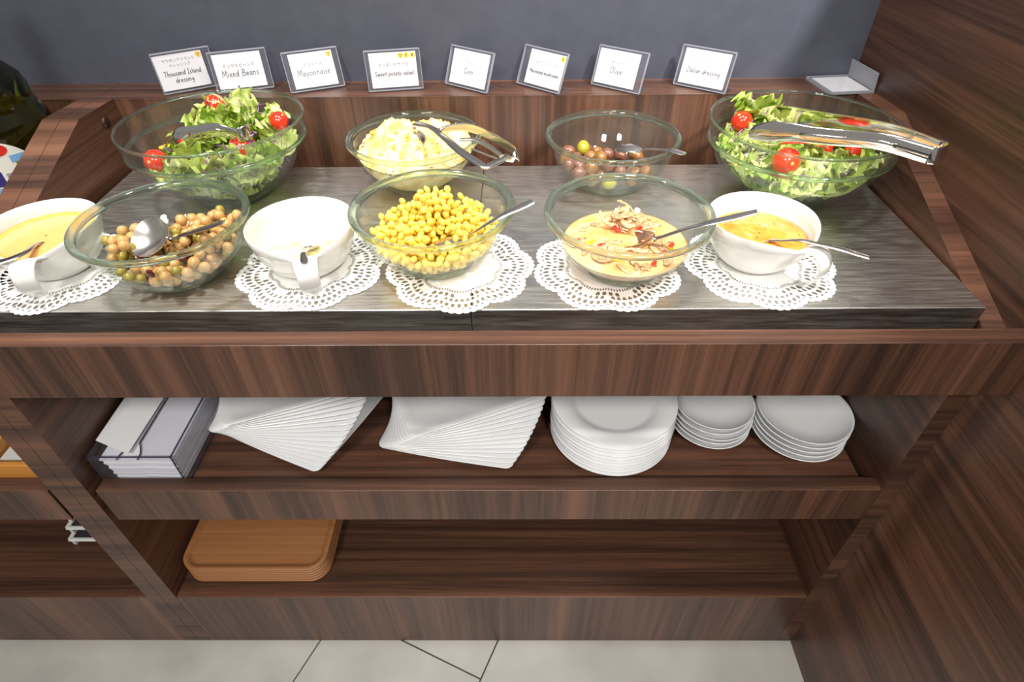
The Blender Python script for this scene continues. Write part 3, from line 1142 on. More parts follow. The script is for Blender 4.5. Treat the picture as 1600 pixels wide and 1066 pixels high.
def fill_salad(c, height, seed, n, lab, grp, lean):
    rg = random.Random(seed)
    for k in range(n):
        a = rg.random() * 2 * PI
        q = math.sqrt(rg.random())
        low = k < n * .45
        if low:
            z = .014 + .055 * (k / (n * .45))
            R = rin(BG_IN, z - .004) - .012
            q = max(q, .75) if k % 2 else q
            x, y = R * q * math.cos(a), R * q * math.sin(a)
            e = (rg.uniform(-.5, .5), rg.uniform(-.5, .5), rg.random() * 6.28)
            if q > .74:     # lie along the wall
                e = (0, rg.uniform(.5, .9), a + PI)
                e = (rg.uniform(-.3, .3), -rg.uniform(.45, .85), a)
        else:
            R = .098
            x, y = R * q * math.cos(a), R * q * math.sin(a)
            z = height(x, y) + rg.uniform(-.016, .002)
            rmax = rin(BG_IN, min(z - .01, .11)) - .022
            d = math.hypot(x, y)
            if d > rmax: x, y = x * rmax / d, y * rmax / d
            e = (rg.uniform(-.8, .8), rg.uniform(-.8, .8), rg.random() * 6.28)
        i = rg.randrange(12)
        p_ = c + FK * Vector((x, y, z))
        if any((p_ - Vector(tm[0])).length < tm[1] + .012 and p_.z > tm[0][2] - .012 for tm in TOMATOES): continue
        pale = i % 6 in (1, 3, 5); red = i % 6 == 2
        seat(instance(LEAF[i], 'lettuce_leaf', c + FK * Vector((x, y, z)), e, rg.uniform(.75, 1.05),
                 ('pale yellow-green' if pale else 'red-tinged' if red else 'bright green') + ' curly lettuce leaf in the ' + lab, 'lettuce leaf', grp), c)
    for k in range(75):
        x, y = disc(.112)(rg, k)
        z = height(x, y) + rg.uniform(-.004, .012)
        if k > 50:
            a = rg.random() * 6.28; z = rg.uniform(.03, .06); R = rin(BG_IN, z - .008) - .020
            x, y = R * math.cos(a), R * math.sin(a)
        rm = rin(BG_IN, min(z - .008, .11)) - .022
        d = math.hypot(x, y)
        if d > rm: x, y = x * rm / d, y * rm / d
        seat(instance(SHR[k % 5], 'red_cabbage_shred', c + FK * Vector((x, y, z)), rot3(rg), rg.uniform(.8, 1.3), 'purple red cabbage shred in the ' + lab, 'cabbage shred', 'red cabbage shreds in the ' + lab), c)
    for k in range(9):
        x, y = disc(.09)(rg, k)
        z = height(x, y) + rg.uniform(-.004, .006)
        seat(instance(STEM[k % 2], 'lettuce_rib', c + FK * Vector((x, y, z)), (rg.uniform(-.5, .5), rg.uniform(-.5, .5), rg.random() * 6.28), rg.uniform(.7, 1), 'pale crisp lettuce rib in the ' + lab, 'lettuce rib', 'pale lettuce ribs in the ' + lab), c)


sl = Vector((*B['saladL'], ZS)); sr = Vector((*B['saladR'], ZS))


def hl(x, y):
    return .066 + .046 * math.exp(-((x - .005) ** 2 + (y - .062) ** 2) / .0030) + .026 * math.exp(-((x - .07) ** 2 + (y - .01) ** 2) / .0025) - .010 * max(0, -x / .1)


def hr(x, y):
    return .064 + .046 * math.exp(-((x + .045) ** 2 + (y - .06) ** 2) / .0022) + .014 * math.exp(-((x + .07) ** 2 + (y + .0) ** 2) / .0025)


fill_salad(sl, hl, 31, 150, 'salad bowl near the screw cap', 'lettuce leaves in the salad bowl near the screw cap', 0)
fill_salad(sr, hr, 57, 150, 'salad bowl near the partition', 'lettuce leaves in the salad bowl near the partition', 0)
rg = random.Random(77)
YP = slice_mesh(.026, .006, .0022, .15, 'pepper_yellow', 'yellow_pepper_piece', 9)
for x, y, z in [(-0.4094, 0.2672, 0.9440), (-0.3900, 0.2624, 0.9459), (-0.4578, 0.3321, 0.9498), (0.5685, 0.2739, 0.9469), (0.3797, 0.2739, 0.9420)]:
    seat(instance(YP, 'yellow_pepper_piece', (x, y, z), (rg.uniform(-.5, .5), rg.uniform(-.4, .4), rg.random() * 3), 1, 'yellow pepper piece in a mixed salad', 'pepper piece', 'yellow pepper pieces in the salads'), sl if x < 0 else sr)


# ------------------------------------------------------------------ cutlery
def spoon(name, label, bowl_c, hpts, bl=.026, bw=.019, depth=.007, tilt=None, hw=(.0034, .0046, .0066), mat='cutlery_steel', cat='spoon', face=None):
    """bowl_c: centre of the spoon bowl, hpts: points along the handle from the bowl outwards, face: where the hollow looks"""
    t = thing(name, label, cat, bowl_c, world=True)
    c = Vector(bowl_c)
    ax = (Vector(hpts[0]) - c).normalized()
    nz = Vector(face or (0, 0, 1))
    side = nz.cross(ax).normalized()
    nz = ax.cross(side).normalized()
    n, k = 12, 28
    vs = []; fs = []
    for lay in (0, 1):
        for i in range(n + 1):
            f = i / n
            for j in range(k):
                a = 2 * PI * j / k
                lx = bl * f * math.cos(a); ly = bw * f * math.sin(a) * (1 - .12 * math.cos(a))
                z = depth * (f * f - 1) + depth * .5 - (.0011 if lay else 0)
                vs.append(c + ax * lx + side * ly + nz * z)
    L = (n + 1) * k
    for lay in (0, 1):
        for i in range(n):
            for j in range(k):
                q = [lay * L + i * k + j, lay * L + i * k + (j + 1) % k, lay * L + (i + 1) * k + (j + 1) % k, lay * L + (i + 1) * k + j]
                fs.append(tuple(q if lay == 0 else reversed(q)))
    for j in range(k):
        fs.append((n * k + j, n * k + (j + 1) % k, L + n * k + (j + 1) % k, L + n * k + j))
    MB().add(vs, fs).build('spoon_bowl', mat, t, smooth=True, auto=50)
    st = c + ax * bl * .9 + nz * depth * .42
    P = catmull([st] + [Vector(p) for p in hpts], 7)
    N = len(P)
    ws = [interp([0, .15, .5, .9, 1], [.0055, hw[0], hw[1], hw[2], hw[2] * .8], i / (N - 1)) for i in range(N)]
    MB().sweep(P, ws, [.0013] * N, Vector((0, 0, 1)) if abs(ax.z) < .9 else nz, 10, power=.75).build('handle', mat, t, smooth=True, auto=60)
    return t


spoon('serving_spoon', 'steel spoon resting in the sweetcorn bowl', (-0.0270, 0.0977, 0.9246), [(0.0079, 0.0977, 0.9372), (0.0369, 0.0938, 0.9586), (0.0602, 0.0977, 0.9688), (0.0834, 0.1083, 0.9752)], .027, .019, face=(0, -.1, -1))
spoon('serving_spoon', 'steel spoon dipped in the marinated mushrooms', (0.2083, 0.1054, 0.9227), [(0.2344, 0.0938, 0.9333), (0.2596, 0.0803, 0.9527), (0.2838, 0.0677, 0.9687), (0.3293, 0.0599, 0.9866)], .028, .020)
spoon('serving_spoon', 'steel spoon lying on the olives over the rim', (0.2369, 0.3455, 0.9391), [(0.2557, 0.3107, 0.9507), (0.2780, 0.2739, 0.9653), (0.2945, 0.2536, 0.9682)], .029, .020, face=(0, -.15, -1), depth=.010)
spoon('serving_ladle', 'wide steel ladle standing in the mixed beans', (-.3752, .0930, .9370), [(-.3447, .0890, .9415), (-.3107, .0855, .9530), (-.2760, .0820, .9650)], .026, .026, .010, hw=(.0045, .0062, .0078), face=(-.35, -.5, .8), cat='ladle')


def in_bowl(key, *pts):
    c = Vector((*B[key], BZ[key]))
    return [tuple(c + FK * Vector(p)) for p in pts]


P_ = in_bowl('mayo', (.006, -.004, .0285), (.0115, -.026, .0400), (.0190, -.0585, .0562), (.0225, -.0700, .0578), (.0270, -.0830, .0580))
spoon('small_spoon', 'small steel spoon leaning in the mayonnaise bowl', P_[0], P_[1:], .018, .012, .004, hw=(.0025, .003, .0045))
P_ = in_bowl('thou', (.000, -.004, .0380), (.0075, -.034, .0515), (.0150, -.0590, .0575), (.0060, -.0775, .0590), (-.0220, -.0900, .0580))
spoon('small_spoon', 'small steel spoon with its handle over the orange dressing bowl', P_[0], P_[1:], .018, .013, .004, hw=(.003, .0045, .0062))
P_ = in_bowl('ital', (.000, -.010, .0325), (.0150, -.032, .0480), (.0290, -.0480, .0585), (.0460, -.0620, .0615), (.0680, -.0740, .0625), (.0940, -.0880, .0600))
spoon('small_spoon', 'small steel spoon with its handle over the amber dressing bowl', P_[0], P_[1:], .018, .013, .004, hw=(.003, .0038, .0062))


def tongs(name, label, bend, tips, w0, w1, spread, mid_lift=.0, group=None, upv=(0, 0, 1)):
    """two arms joined by a rounded bend; arm width stands upright"""
    t = thing(name, label, 'tongs', bend, world=True)
    b0 = Vector(bend)
    axis = ((Vector(tips[0]) + Vector(tips[1])) / 2 - b0).normalized()
    sd = Vector(upv).cross(axis).normalized()
    upn = axis.cross(sd).normalized()
    for s in (1, -1):
        tip = Vector(tips[0 if s == 1 else 1])
        st = b0 + sd * (s * spread) + axis * .010
        mid = st.lerp(tip, .5) + Vector((0, 0, mid_lift)) + sd * s * .004
        P = catmull([st, st.lerp(mid, .5) + Vector((0, 0, mid_lift * .5)), mid, mid.lerp(tip, .55) + Vector((0, 0, mid_lift * .35)), tip], 6)
        N = len(P)
        ws = [interp([0, .35, .62, .85, .96, 1], [w0, w0 * .95, w0 * 1.05, w1, w1 * .8, w1 * .35], i / (N - 1)) for i in range(N)]
        a = MB().sweep(P, ws, [.0008] * N, sd * s, 14, power=.6, cup=-.22).build('arm', 'polished_steel', t, smooth=True, auto=50)
        # pressed rib along the arm
        P2 = [p + sd * s * .0026 for p in P[4:-8]]
        if len(P2) > 2:
            r_ = MB().sweep(P2, [w0 * .28] * len(P2), [.0014] * len(P2), sd * s, 8).build('rib', 'polished_steel', None, smooth=True)
            r_.parent = a
            r_.matrix_parent_inverse = Matrix()
    P = []
    for k in range(13):
        a = PI * k / 12
        P.append(b0 + axis * (.010 - .012 * math.sin(a)) + sd * (spread * math.cos(a)))
    ups = []
    for k in range(13):
        a = PI * k / 12
        ups.append((sd * math.cos(a) - axis * math.sin(a)))
    MB().sweep(P, [w0] * 13, [.0008] * 13, ups, 14, power=.6).build('spring_bend', 'polished_steel', t, smooth=True, auto=50)
    return t


tongs('salad_tongs', 'long polished steel tongs resting over the salad rim by the partition', (0.5665, 0.1461, 1.0137), [(0.3874, 0.2816, 0.9827), (0.4242, 0.3630, 0.9769)], .0105, .0165, .0135, .010)
tongs('salad_tongs', 'short steel tongs half buried in the salad below the white cards', (-0.3174, 0.2992, 0.9846), [(-0.4239, 0.2992, 0.9691), (-0.3910, 0.3786, 0.9672)], .0100, .0150, .011, .012)

# spring-handled potato scoop
sc_ = thing('food_scoop', 'steel spring-handled scoop stuck in the sweet potato salad', 'scoop', (-0.0705, 0.3562, 0.9517), world=True)
m_ = MB().lathe([(.0205, .0), (.0200, -.007), (.0165, -.014), (.010, -.0185), (0, -.020), (0, -.0215), (.0110, -.0198), (.0180, -.015), (.0215, -.007), (.0217, .0006)], 40)
hd = m_.build('scoop_head', 'cutlery_steel', sc_, smooth=True)
hd.matrix_parent_inverse = Matrix.Translation(-sc_.location)
hd.location = (-.0930, .3695, .9375)
hd.rotation_euler = (2.6, .5, 0)


def strap(name, pts, w0, th, up_=(0, 0, 1), n=6, parent=sc_, mat='cutlery_steel', power=.7, wl=None):
    P = catmull(pts, n)
    N = len(P)
    ws = [interp(np.linspace(0, 1, len(wl)), wl, i / (N - 1)) if wl else w0 for i in range(N)]
    return MB().sweep(P, ws, [th] * N, Vector(up_), 10, power=power).build(name, mat, parent, smooth=True, auto=60)


strap('neck', [(-0.0870, 0.3630, 0.9711), (-0.0657, 0.3455, 0.9730), (-0.0483, 0.3242, 0.9730)], .006, .002, wl=[.008, .005, .006])
strap('squeeze_handle', [(-0.0521, 0.3272, 0.9730), (-0.0328, 0.2933, 0.9730), (-0.0095, 0.2545, 0.9720), (0.0176, 0.2207, 0.9701), (0.0234, 0.2158, 0.9691), (0.0311, 0.2216, 0.9691), (0.0447, 0.2371, 0.9691), (0.0524, 0.2487, 0.9701)], .006, .0022, wl=[.0055, .0062, .007, .0068, .0062, .006, .0058, .005])
strap('thumb_lever', [(-0.0153, 0.2913, 0.9749), (0.0079, 0.2855, 0.9769), (0.0273, 0.2662, 0.9749), (0.0447, 0.2429, 0.9720)], .0035, .0018, wl=[.0035, .0045, .0042, .0035])
strap('grip_arm', [(-0.0463, 0.3242, 0.9769), (-0.0231, 0.3223, 0.9808), (0.0021, 0.3126, 0.9827), (0.0311, 0.2855, 0.9808), (0.0563, 0.2584, 0.9769), (0.0660, 0.2429, 0.9749), (0.0621, 0.2303, 0.9730), (0.0505, 0.2313, 0.9720)], .006, .0010, up_=(.5, .6, .25), wl=[.004, .0065, .0085, .009, .009, .0085, .006, .004])
strap('spring', [(0.0021, 0.2739, 0.9691), (0.0215, 0.2574, 0.9682), (0.0408, 0.2410, 0.9682)], .0018, .0012)
pv = MB().ball((-0.0444, 0.3242, 0.9778), .0042, 12, 8, sc=(1, 1, .7)).build('pivot', 'cutlery_steel', sc_, smooth=True)


# ------------------------------------------------------------------ sign holders
# hand-lettered strokes on a unit height; x-height .55
GL = {
    'T': (.62, [[(0, .98), (.6, 1)], [(.3, 1), (.27, 0)]]), 'h': (.5, [[(.05, 1), (.03, 0)], [(.03, .3), (.2, .52), (.36, .45), (.37, 0)]]),
    'o': (.5, [[(.22, .55), (.05, .4), (.06, .1), (.22, 0), (.39, .12), (.4, .4), (.22, .55)]]), 'u': (.5, [[(.03, .54), (.05, .12), (.18, 0), (.34, .14), (.37, .54), (.38, 0)]]),
    's': (.42, [[(.34, .5), (.14, .54), (.08, .38), (.28, .24), (.3, .06), (.02, .02)]]), 'a': (.5, [[(.36, .48), (.18, .55), (.03, .3), (.12, .02), (.34, .2), (.37, .52), (.4, 0)]]),
    'n': (.5, [[(.04, .54), (.04, 0)], [(.04, .32), (.2, .54), (.36, .44), (.38, 0)]]), 'd': (.52, [[(.36, .42), (.18, .52), (.03, .26), (.14, 0), (.36, .18), (.4, 1), (.4, 0)]]),
    'i': (.22, [[(.08, .54), (.09, 0)], [(.09, .74), (.11, .78)]]), 'I': (.4, [[(.02, 1), (.32, 1)], [(.17, 1), (.16, 0)], [(0, 0), (.32, 0)]]), 'l': (.24, [[(.08, 1), (.09, .04), (.16, 0)]]),
    'r': (.4, [[(.05, .54), (.05, 0)], [(.05, .3), (.18, .52), (.33, .5)]]), 'e': (.48, [[(.04, .28), (.36, .34), (.3, .52), (.14, .52), (.03, .26), (.14, .02), (.38, .1)]]),
    'g': (.5, [[(.36, .46), (.16, .54), (.04, .3), (.16, .08), (.36, .26), (.38, .5), (.38, -.26), (.2, -.38), (.02, -.28)]]),
    'M': (.82, [[(.03, 0), (.12, 1), (.38, .3), (.62, 1), (.74, 0)]]), 'x': (.46, [[(.02, .54), (.38, 0)], [(.38, .54), (.02, 0)]]),
    'B': (.62, [[(.06, 0), (.08, 1), (.42, .92), (.42, .6), (.1, .52), (.5, .42), (.5, .08), (.06, 0)]]), 'y': (.48, [[(.03, .54), (.2, .1)], [(.4, .54), (.2, .02), (.02, -.36)]]),
    'w': (.64, [[(.02, .54), (.14, 0), (.28, .44), (.42, 0), (.56, .54)]]), 't': (.36, [[(.16, .86), (.15, .06), (.3, .02)], [(.0, .56), (.32, .58)]]), 'p': (.5, [[(.04, .54), (.04, -.38)], [(.04, .4), (.24, .54), (.4, .3), (.24, .02), (.04, .12)]]),
    'C': (.6, [[(.5, .84), (.26, 1), (.04, .6), (.1, .14), (.3, 0), (.52, .14)]]), 'O': (.66, [[(.3, 1), (.04, .66), (.1, .12), (.34, 0), (.58, .34), (.5, .86), (.3, 1)]]),
    'v': (.46, [[(.02, .54), (.2, 0), (.4, .54)]]), 'm': (.74, [[(.04, .54), (.04, 0)], [(.04, .3), (.18, .54), (.3, .44), (.32, 0)], [(.32, .3), (.46, .54), (.6, .44), (.62, 0)]]),
    'S': (.56, [[(.46, .86), (.24, 1), (.06, .78), (.44, .36), (.36, .04), (.02, .08)]]), ' ': (.34, []),
}


def hand_text(m_, s, cx, y0, h, z, lw):
    wd = sum(GL[c][0] + .05 for c in s) * h
    x = cx - wd / 2
    for c in s:
        for st in GL[c][1]:
            P = [Vector((x + px * h + .12 * py * h, y0 + py * h, z)) for px, py in st]
            for a, b_ in zip(P, P[1:]):
                d = b_ - a
                if d.length < 1e-7: continue
                d.normalize(); s_ = Vector((-d.y, d.x, 0)) * lw
                a2, b2 = a - d * lw * .6, b_ + d * lw * .6
                m_.add([a2 - s_, b2 - s_, b2 + s_, a2 + s_], [(0, 1, 2, 3)])
        x += (GL[c][0] + .05) * h


def font_mesh(body, size, name, mat):
    cu = bpy.data.curves.new(name, 'FONT')
    cu.body = body; cu.size = size; cu.align_x = 'CENTER'; cu.resolution_u = 2
    tmp = bpy.data.objects.new('tmp', cu)
    COL.objects.link(tmp)
    dg = bpy.context.evaluated_depsgraph_get()
    me = bpy.data.meshes.new_from_object(tmp.evaluated_get(dg))
    bpy.data.objects.remove(tmp); bpy.data.curves.remove(cu)
    me.materials.clear(); me.materials.append(MATS[mat])
    return me


SW, SH = .088, .059


def sticker_mesh(kind):
    m_ = MB()
    m_.lathe([(0, .0002), (.0036, .0002), (.0037, 0)], 24, mi=0)
    if kind == 0:
        for x, y in ((-.0013, .001), (.0013, .001), (0, -.0014)):
            m_.lathe([(0, .0003), (.0009, .0003)], 10, (x, y, 0), mi=1)
    elif kind == 1:
        m_.box(-.0005, .0005, -.002, .002, .0002, .0003, 1); m_.lathe([(0, .0003), (.0010, .0003)], 10, (0, .001, 0), mi=1)
    else:
        m_.lathe([(0, .0003), (.0013, .0003)], 10, (0, -.0004, 0), mi=1); m_.box(-.0012, .0012, .001, .0016, .0002, .0003, 1)
    return m_.mesh('allergy_sticker', ['sticker', 'sticker_mark'])


STK = [sticker_mesh(k) for k in range(3)]


def holder_parts(t, cw=.074, cx=0.0, round_=False, texts=None, jp=None, jl=None, stickers=(), notch=False, fs=.0088, js=.0068):
    """built lying in its own plane: x across, y up the slope, z out of the face; foot runs back"""
    a = MB()
    hw = SW / 2
    a.box(-hw, hw, 0, SH, -.0030, -.0018)
    a.box(-hw, hw, 0, SH, .0006, .0018)
    return a


def sign(loc, yaw, tilt, label, lines, jps, cw=.074, ch=.052, cx=0.0, stickers=(), fs=.0088, js=.0062, flat=None):
    t = thing('sign_holder', label, 'sign holder', loc, 'clear sign holders on the ledge', yaw)
    ca, sa = math.cos(tilt), math.sin(tilt)
    hw = SW / 2
    # slope frame: x, up-slope v, outward n (towards the reader)
    Mx = Matrix(((1, 0, 0, 0), (0, sa, -ca, 0), (0, ca, sa, .0030), (0, 0, 0, 1)))
    if flat: Mx = flat @ Mx
    a = MB()
    for z0, z1 in ((-.0026, -.0012), (.0004, .0018)):
        a.box(-hw, hw, 0, SH, z0, z1)
    a.v = [tuple(Mx @ Vector(v)) for v in a.v]
    a.build('acrylic_sheet', 'acrylic', t)
    e = MB()
    e.box(-hw, hw, SH - .0012, SH + .0008, -.0026, .0018)
    e.box(-hw - .0006, -hw + .0004, 0, SH, -.0026, .0018); e.box(hw - .0004, hw + .0006, 0, SH, -.0026, .0018)
    e.box(-hw, hw, -.0012, .0004, -.0026, .0018)
    e.v = [tuple(Mx @ Vector(v)) for v in e.v]
    e.build('polished_edge', 'acrylic_edge', t)
    f = MB().box(-hw, hw, -.002, .036, .0, .0016)
    if flat: f.v = [tuple(flat @ Vector(v)) for v in f.v]
    f.build('foot', 'acrylic', t)
    # card
    cy = SH / 2
    x0, x1, y0, y1 = cx - cw / 2, cx + cw / 2, cy - ch / 2, cy + ch / 2
    c = MB(); c.box(x0, x1, y0, y1, -.0009, .0001)
    c.v = [tuple(Mx @ Vector(v)) for v in c.v]
    cd_ = c.build('card', 'paper', t)
    if lines:
        tx = MB()
        full = max(sum(GL[c_][0] + .05 for c_ in s) for s in lines)
        hh = min(fs * .90, cw * .84 / full)
        for k, s in enumerate(lines):
            hand_text(tx, s, cx, cy - .0085 - k * fs * 1.3 + (.003 if len(lines) > 1 else 0), hh, .00025, .00044)
        tx.v = [tuple(Mx @ Vector(v)) for v in tx.v]
        o_ = tx.build('lettering', 'ink', None); o_.parent = cd_
    for k, s in enumerate(jps):
        me = font_mesh(s, js, 'japanese_lettering', 'pale_ink')
        yy = cy + .0055 + (len(jps) - 1 - k) * js * 1.3 + (.002 if len(lines) > 1 else 0)
        me.transform(Mx @ Matrix.Translation((cx, yy, .00025)))
        o_ = bpy.data.objects.new('japanese_lettering', me); COL.objects.link(o_); o_.parent = cd_
    for k, s in enumerate(stickers):
        o_ = bpy.data.objects.new('allergy_sticker', STK[s]); COL.objects.link(o_); o_.parent = cd_
        o_.matrix_local = Mx @ Matrix.Translation((x1 - .0055 - .0095 * (len(stickers) - 1 - k), y1 - .0055, .0002)) @ Matrix.Scale(1.2, 4)
    return t


def mid(a, b_):
    return ((a[0] + b_[0]) / 2, (a[1] + b_[1]) / 2, ZL)


D_ = math.radians
sign(mid((-.511, .467), (-.440, .518)), D_(33), D_(10), 'clear holder with a card reading Thousand Island dressing', ['Thousand Island', 'dressing'], ['サウザンアイランド', 'ドレッシング'], cx=-.006, stickers=[0], fs=.0082, js=.0056)
sign(mid((-.424, .474), (-.345, .504)), D_(20), D_(12), 'clear holder with a card reading Mixed Beans', ['Mixed Beans'], ['ミックスビーンズ'], cx=-.002, fs=.0108)
sign(mid((-.303, .472), (-.226, .508)), D_(24.8), D_(22), 'clear holder with a card reading Mayonnaise', ['Mayonnaise'], ['マヨネーズ'], cw=.070, stickers=[0], fs=.0112)
sign(mid((-.177, .476), (-.090, .492)), D_(10.8), D_(10), 'clear holder with a card reading Sweet potato salad', ['Sweet potato salad'], ['さつまいもサラダ'], cw=.075, stickers=[0, 1, 2], fs=.0098)
sign(mid((-.054, .514), (.016, .464)), D_(-36), D_(23), 'clear holder with a card reading Corn', ['Corn'], ['コーン'], cw=.075, fs=.0100)
sign(mid((.067, .514), (.132, .457)), D_(-41), D_(23), 'clear holder with a card reading Marinated mushrooms', ['Marinated mushrooms'], ['きのこのマリネ'], cw=.072, cx=.006, stickers=[1], fs=.0086)
sign(mid((.191, .506), (.262, .453)), D_(-36.7), D_(20), 'clear holder with a card reading Olive', ['Olive'], ['オリーブ'], cw=.073, cx=-.005, fs=.0112)
sign(mid((.328, .503), (.399, .452)), D_(-36), D_(18), 'clear holder with a card reading Italian dressing', ['Italian dressing'], ['イタリアンドレッシング'], cw=.076, fs=.0086, js=.0056)
# fallen holder: lies on its face-back with the foot standing up
t = thing('sign_holder', 'blank clear sign holder lying fallen over at the corner of the ledge', 'sign holder', (.601, .497, ZL + .0002), 'clear sign holders on the ledge', D_(6))
MB().box(-.040, .034, -.044, .034, .0, .0014).box(-.040, .034, -.044, .034, .0030, .0044).build('acrylic_sheet', 'acrylic', t)
MB().box(-.033, .030, -.040, .030, .0016, .0028).build('card', 'paper', t)
MB().box(-.0412, -.0396, -.044, .034, 0, .0044).box(-.040, .034, -.0452, -.0436, 0, .0044).box(-.040, .034, .0336, .0352, 0, .0044).build('polished_edge', 'acrylic_edge', t)
ft = MB().box(.0335, .0350, -.044, .034, 0, .030)
ft.v = [(x + (-.10 * z), y, z) for x, y, z in ft.v]
ft.build('foot', 'acrylic_edge', t)


# ------------------------------------------------------------------ crockery under the counter
SZ = .525


def rounded_sq(h, r_, n=5, pull=0.0):
    """rounded square outline; sides pulled inwards a little"""
    P = []
    for q in range(4):
        cx, cy = [(1, 1), (-1, 1), (-1, -1), (1, -1)][q]
        for k in range(n + 1):
            a = PI / 2 * q + PI / 2 * k / n
            P.append((cx * (h - r_) + r_ * math.cos(a), cy * (h - r_) + r_ * math.sin(a)))
    # refine the straight sides
    out = []
    for i, p in enumerate(P):
        out.append(p)
        q = P[(i + 1) % len(P)]
        if math.hypot(p[0] - q[0], p[1] - q[1]) > .03:
            for k in range(1, 6):
                out.append((p[0] + (q[0] - p[0]) * k / 6, p[1] + (q[1] - p[1]) * k / 6))
    return out


def square_plate_mesh(h=.114):
    rings = [(.055, .0, .002), (.062, .0, .002), (.066, .0016, .004), (.098, .0048, .008), (h - .0025, .0100, .012), (h, .0108, .012), (h, .0118, .012), (h - .0014, .0126, .012), (.099, .0076, .010), (.079, .0052, .03), (.071, .0034, .03), (.05, .003, .02)]
    vs = []; fs = []
    n = None
    for hh, z, r_ in rings:
        o_ = rounded_sq(hh, r_)
        n = len(o_)
        for x, y in o_:
            k = max(abs(x), abs(y)); dd = math.hypot(x, y)
            lift = .004 * max(0, (dd - h) / (h * .41)) if hh > .09 else 0
            vs.append((x, y, z + lift))
    R = len(rings)
    for i in range(R - 1):
        for j in range(n):
            j2 = (j + 1) % n
            fs.append((i * n + j, i * n + j2, (i + 1) * n + j2, (i + 1) * n + j))
    fs.append(tuple(reversed(range(n)))); fs.append(tuple(range((R - 1) * n, R * n)))
    return MB().add(vs, fs).mesh('square_plate', 'plate_white', True)


SQ = square_plate_mesh()


def fan(c, n, a0, a1, pitch, lab, grp):
    for k in range(n):
        o = bpy.data.objects.new('square_plate', SQ)
        COL.objects.link(o)
        o.location = (c[0], c[1], SZ + .0003 + k * pitch)
        o.rotation_euler.z = D_(a0 + (a1 - a0) * k / (n - 1))
        tag(o, 'white square plate, ' + stack_rank(k, n) + 'fanned stack ' + lab, 'plate', grp)


fan((-.3095, .190), 16, -24.5, 23, .0073, 'beside the napkin box', 'square plates fanned beside the napkin box')
fan((-.0330, .180), 14, -11.6, 24, .0075, 'beside the round plates', 'square plates fanned beside the round plates')

RP = MB().lathe([(0, .0015), (.055, .0015), (.057, 0), (.061, 0), (.064, .0025), (.078, .0065), (.1035, .0125), (.1052, .0138), (.1040, .0150), (.080, .0105), (.072, .0085), (.067, .0050), (.060, .0040), (0, .0035)], 80).mesh('round_plate', 'plate_white', True)
rg = random.Random(5)
for k in range(10):
    o = bpy.data.objects.new('round_plate', RP); COL.objects.link(o)
    o.location = (.2215 + rg.uniform(-.0008, .0008), .134 + rg.uniform(-.001, .001), SZ + .0003 + k * .0081); o.scale = (.964, .964, 1)
    tag(o, 'round white plate, ' + stack_rank(k, 10) + 'stack between square plates and dishes', 'plate', 'stack of round white plates')


def dish_mesh(R, H):
    return MB().lathe([(0, .0015), (R * .42, .0015), (R * .44, 0), (R * .5, 0), (R * .56, .002), (R * .82, H * .42), (R * .97, H * .9), (R, H), (R * .985, H + .0012), (R * .95, H * .93), (R * .8, H * .50), (R * .55, .006), (R * .4, .0045), (0, .004)], 72).mesh('small_dish', 'plate_white', True)


D1, D2 = dish_mesh(.0665, .019), dish_mesh(.0755, .020)
for k, (dx, dy) in enumerate([(0, 0), (.001, .002), (.001, .001), (-.001, .004), (.001, .006)]):
    o = bpy.data.objects.new('small_dish', D1); COL.objects.link(o)
    o.location = (.3920 + dx, .1480 + dy, SZ + .0003 + k * .0095 + (.002 if k > 2 else 0)); o.rotation_euler = (0, 0, 0)
    tag(o, 'small white dish, ' + stack_rank(k, 5) + 'stack beside the round plates', 'dish', 'small white dishes beside the round plates')
for k, (dx, dy) in enumerate([(0, 0), (.001, .002), (.001, .003), (.003, .004), (.004, .006)]):
    o = bpy.data.objects.new('small_dish', D2); COL.objects.link(o)
    o.location = (.5340 + dx, .1300 + dy, SZ + .0003 + k * .0090)
    tag(o, 'wide white dish, ' + stack_rank(k, 5) + 'stack by the side panel', 'dish', 'white dishes by the side panel')

# napkin box
BX0, BX1, BY0, BY1, BZ1 = -.587, -.459, .027, .215, .597
t = thing('napkin_box', 'clear acrylic napkin box with a slotted lid on the shelf', 'napkin box', (-.523, .12, SZ), world=True)
w_ = .003
a = MB()
a.box(BX0, BX1, BY0, BY1, SZ + .0002, SZ + .003)
a.box(BX0, BX0 + w_, BY0, BY1, SZ + .003, BZ1); a.box(BX1 - w_, BX1, BY0, BY1, SZ + .003, BZ1)
a.box(BX0 + w_, BX1 - w_, BY0, BY0 + w_, SZ + .003, BZ1); a.box(BX0 + w_, BX1 - w_, BY1 - w_, BY1, SZ + .003, BZ1)
a.build('box_wall', 'acrylic', t)
e = MB()
for x in (BX0, BX1 - .0014): e.box(x, x + .0014, BY0 - .0002, BY0 + .0014, SZ + .0002, BZ1); e.box(x, x + .0016, BY0, BY1, BZ1 - .0012, BZ1 + .0004)
e.box(BX0, BX1, BY0 - .0002, BY0 + .0014, BZ1 - .0012, BZ1 + .0004)
e.box(BX0 - .0002, BX0 + .0016, BY0, BY1, SZ + .0002, SZ + .002); e.box(BX1 - .0016, BX1 + .0002, BY0, BY1, SZ + .0002, SZ + .002)
e.build('polished_edge', 'smoky_edge', t)
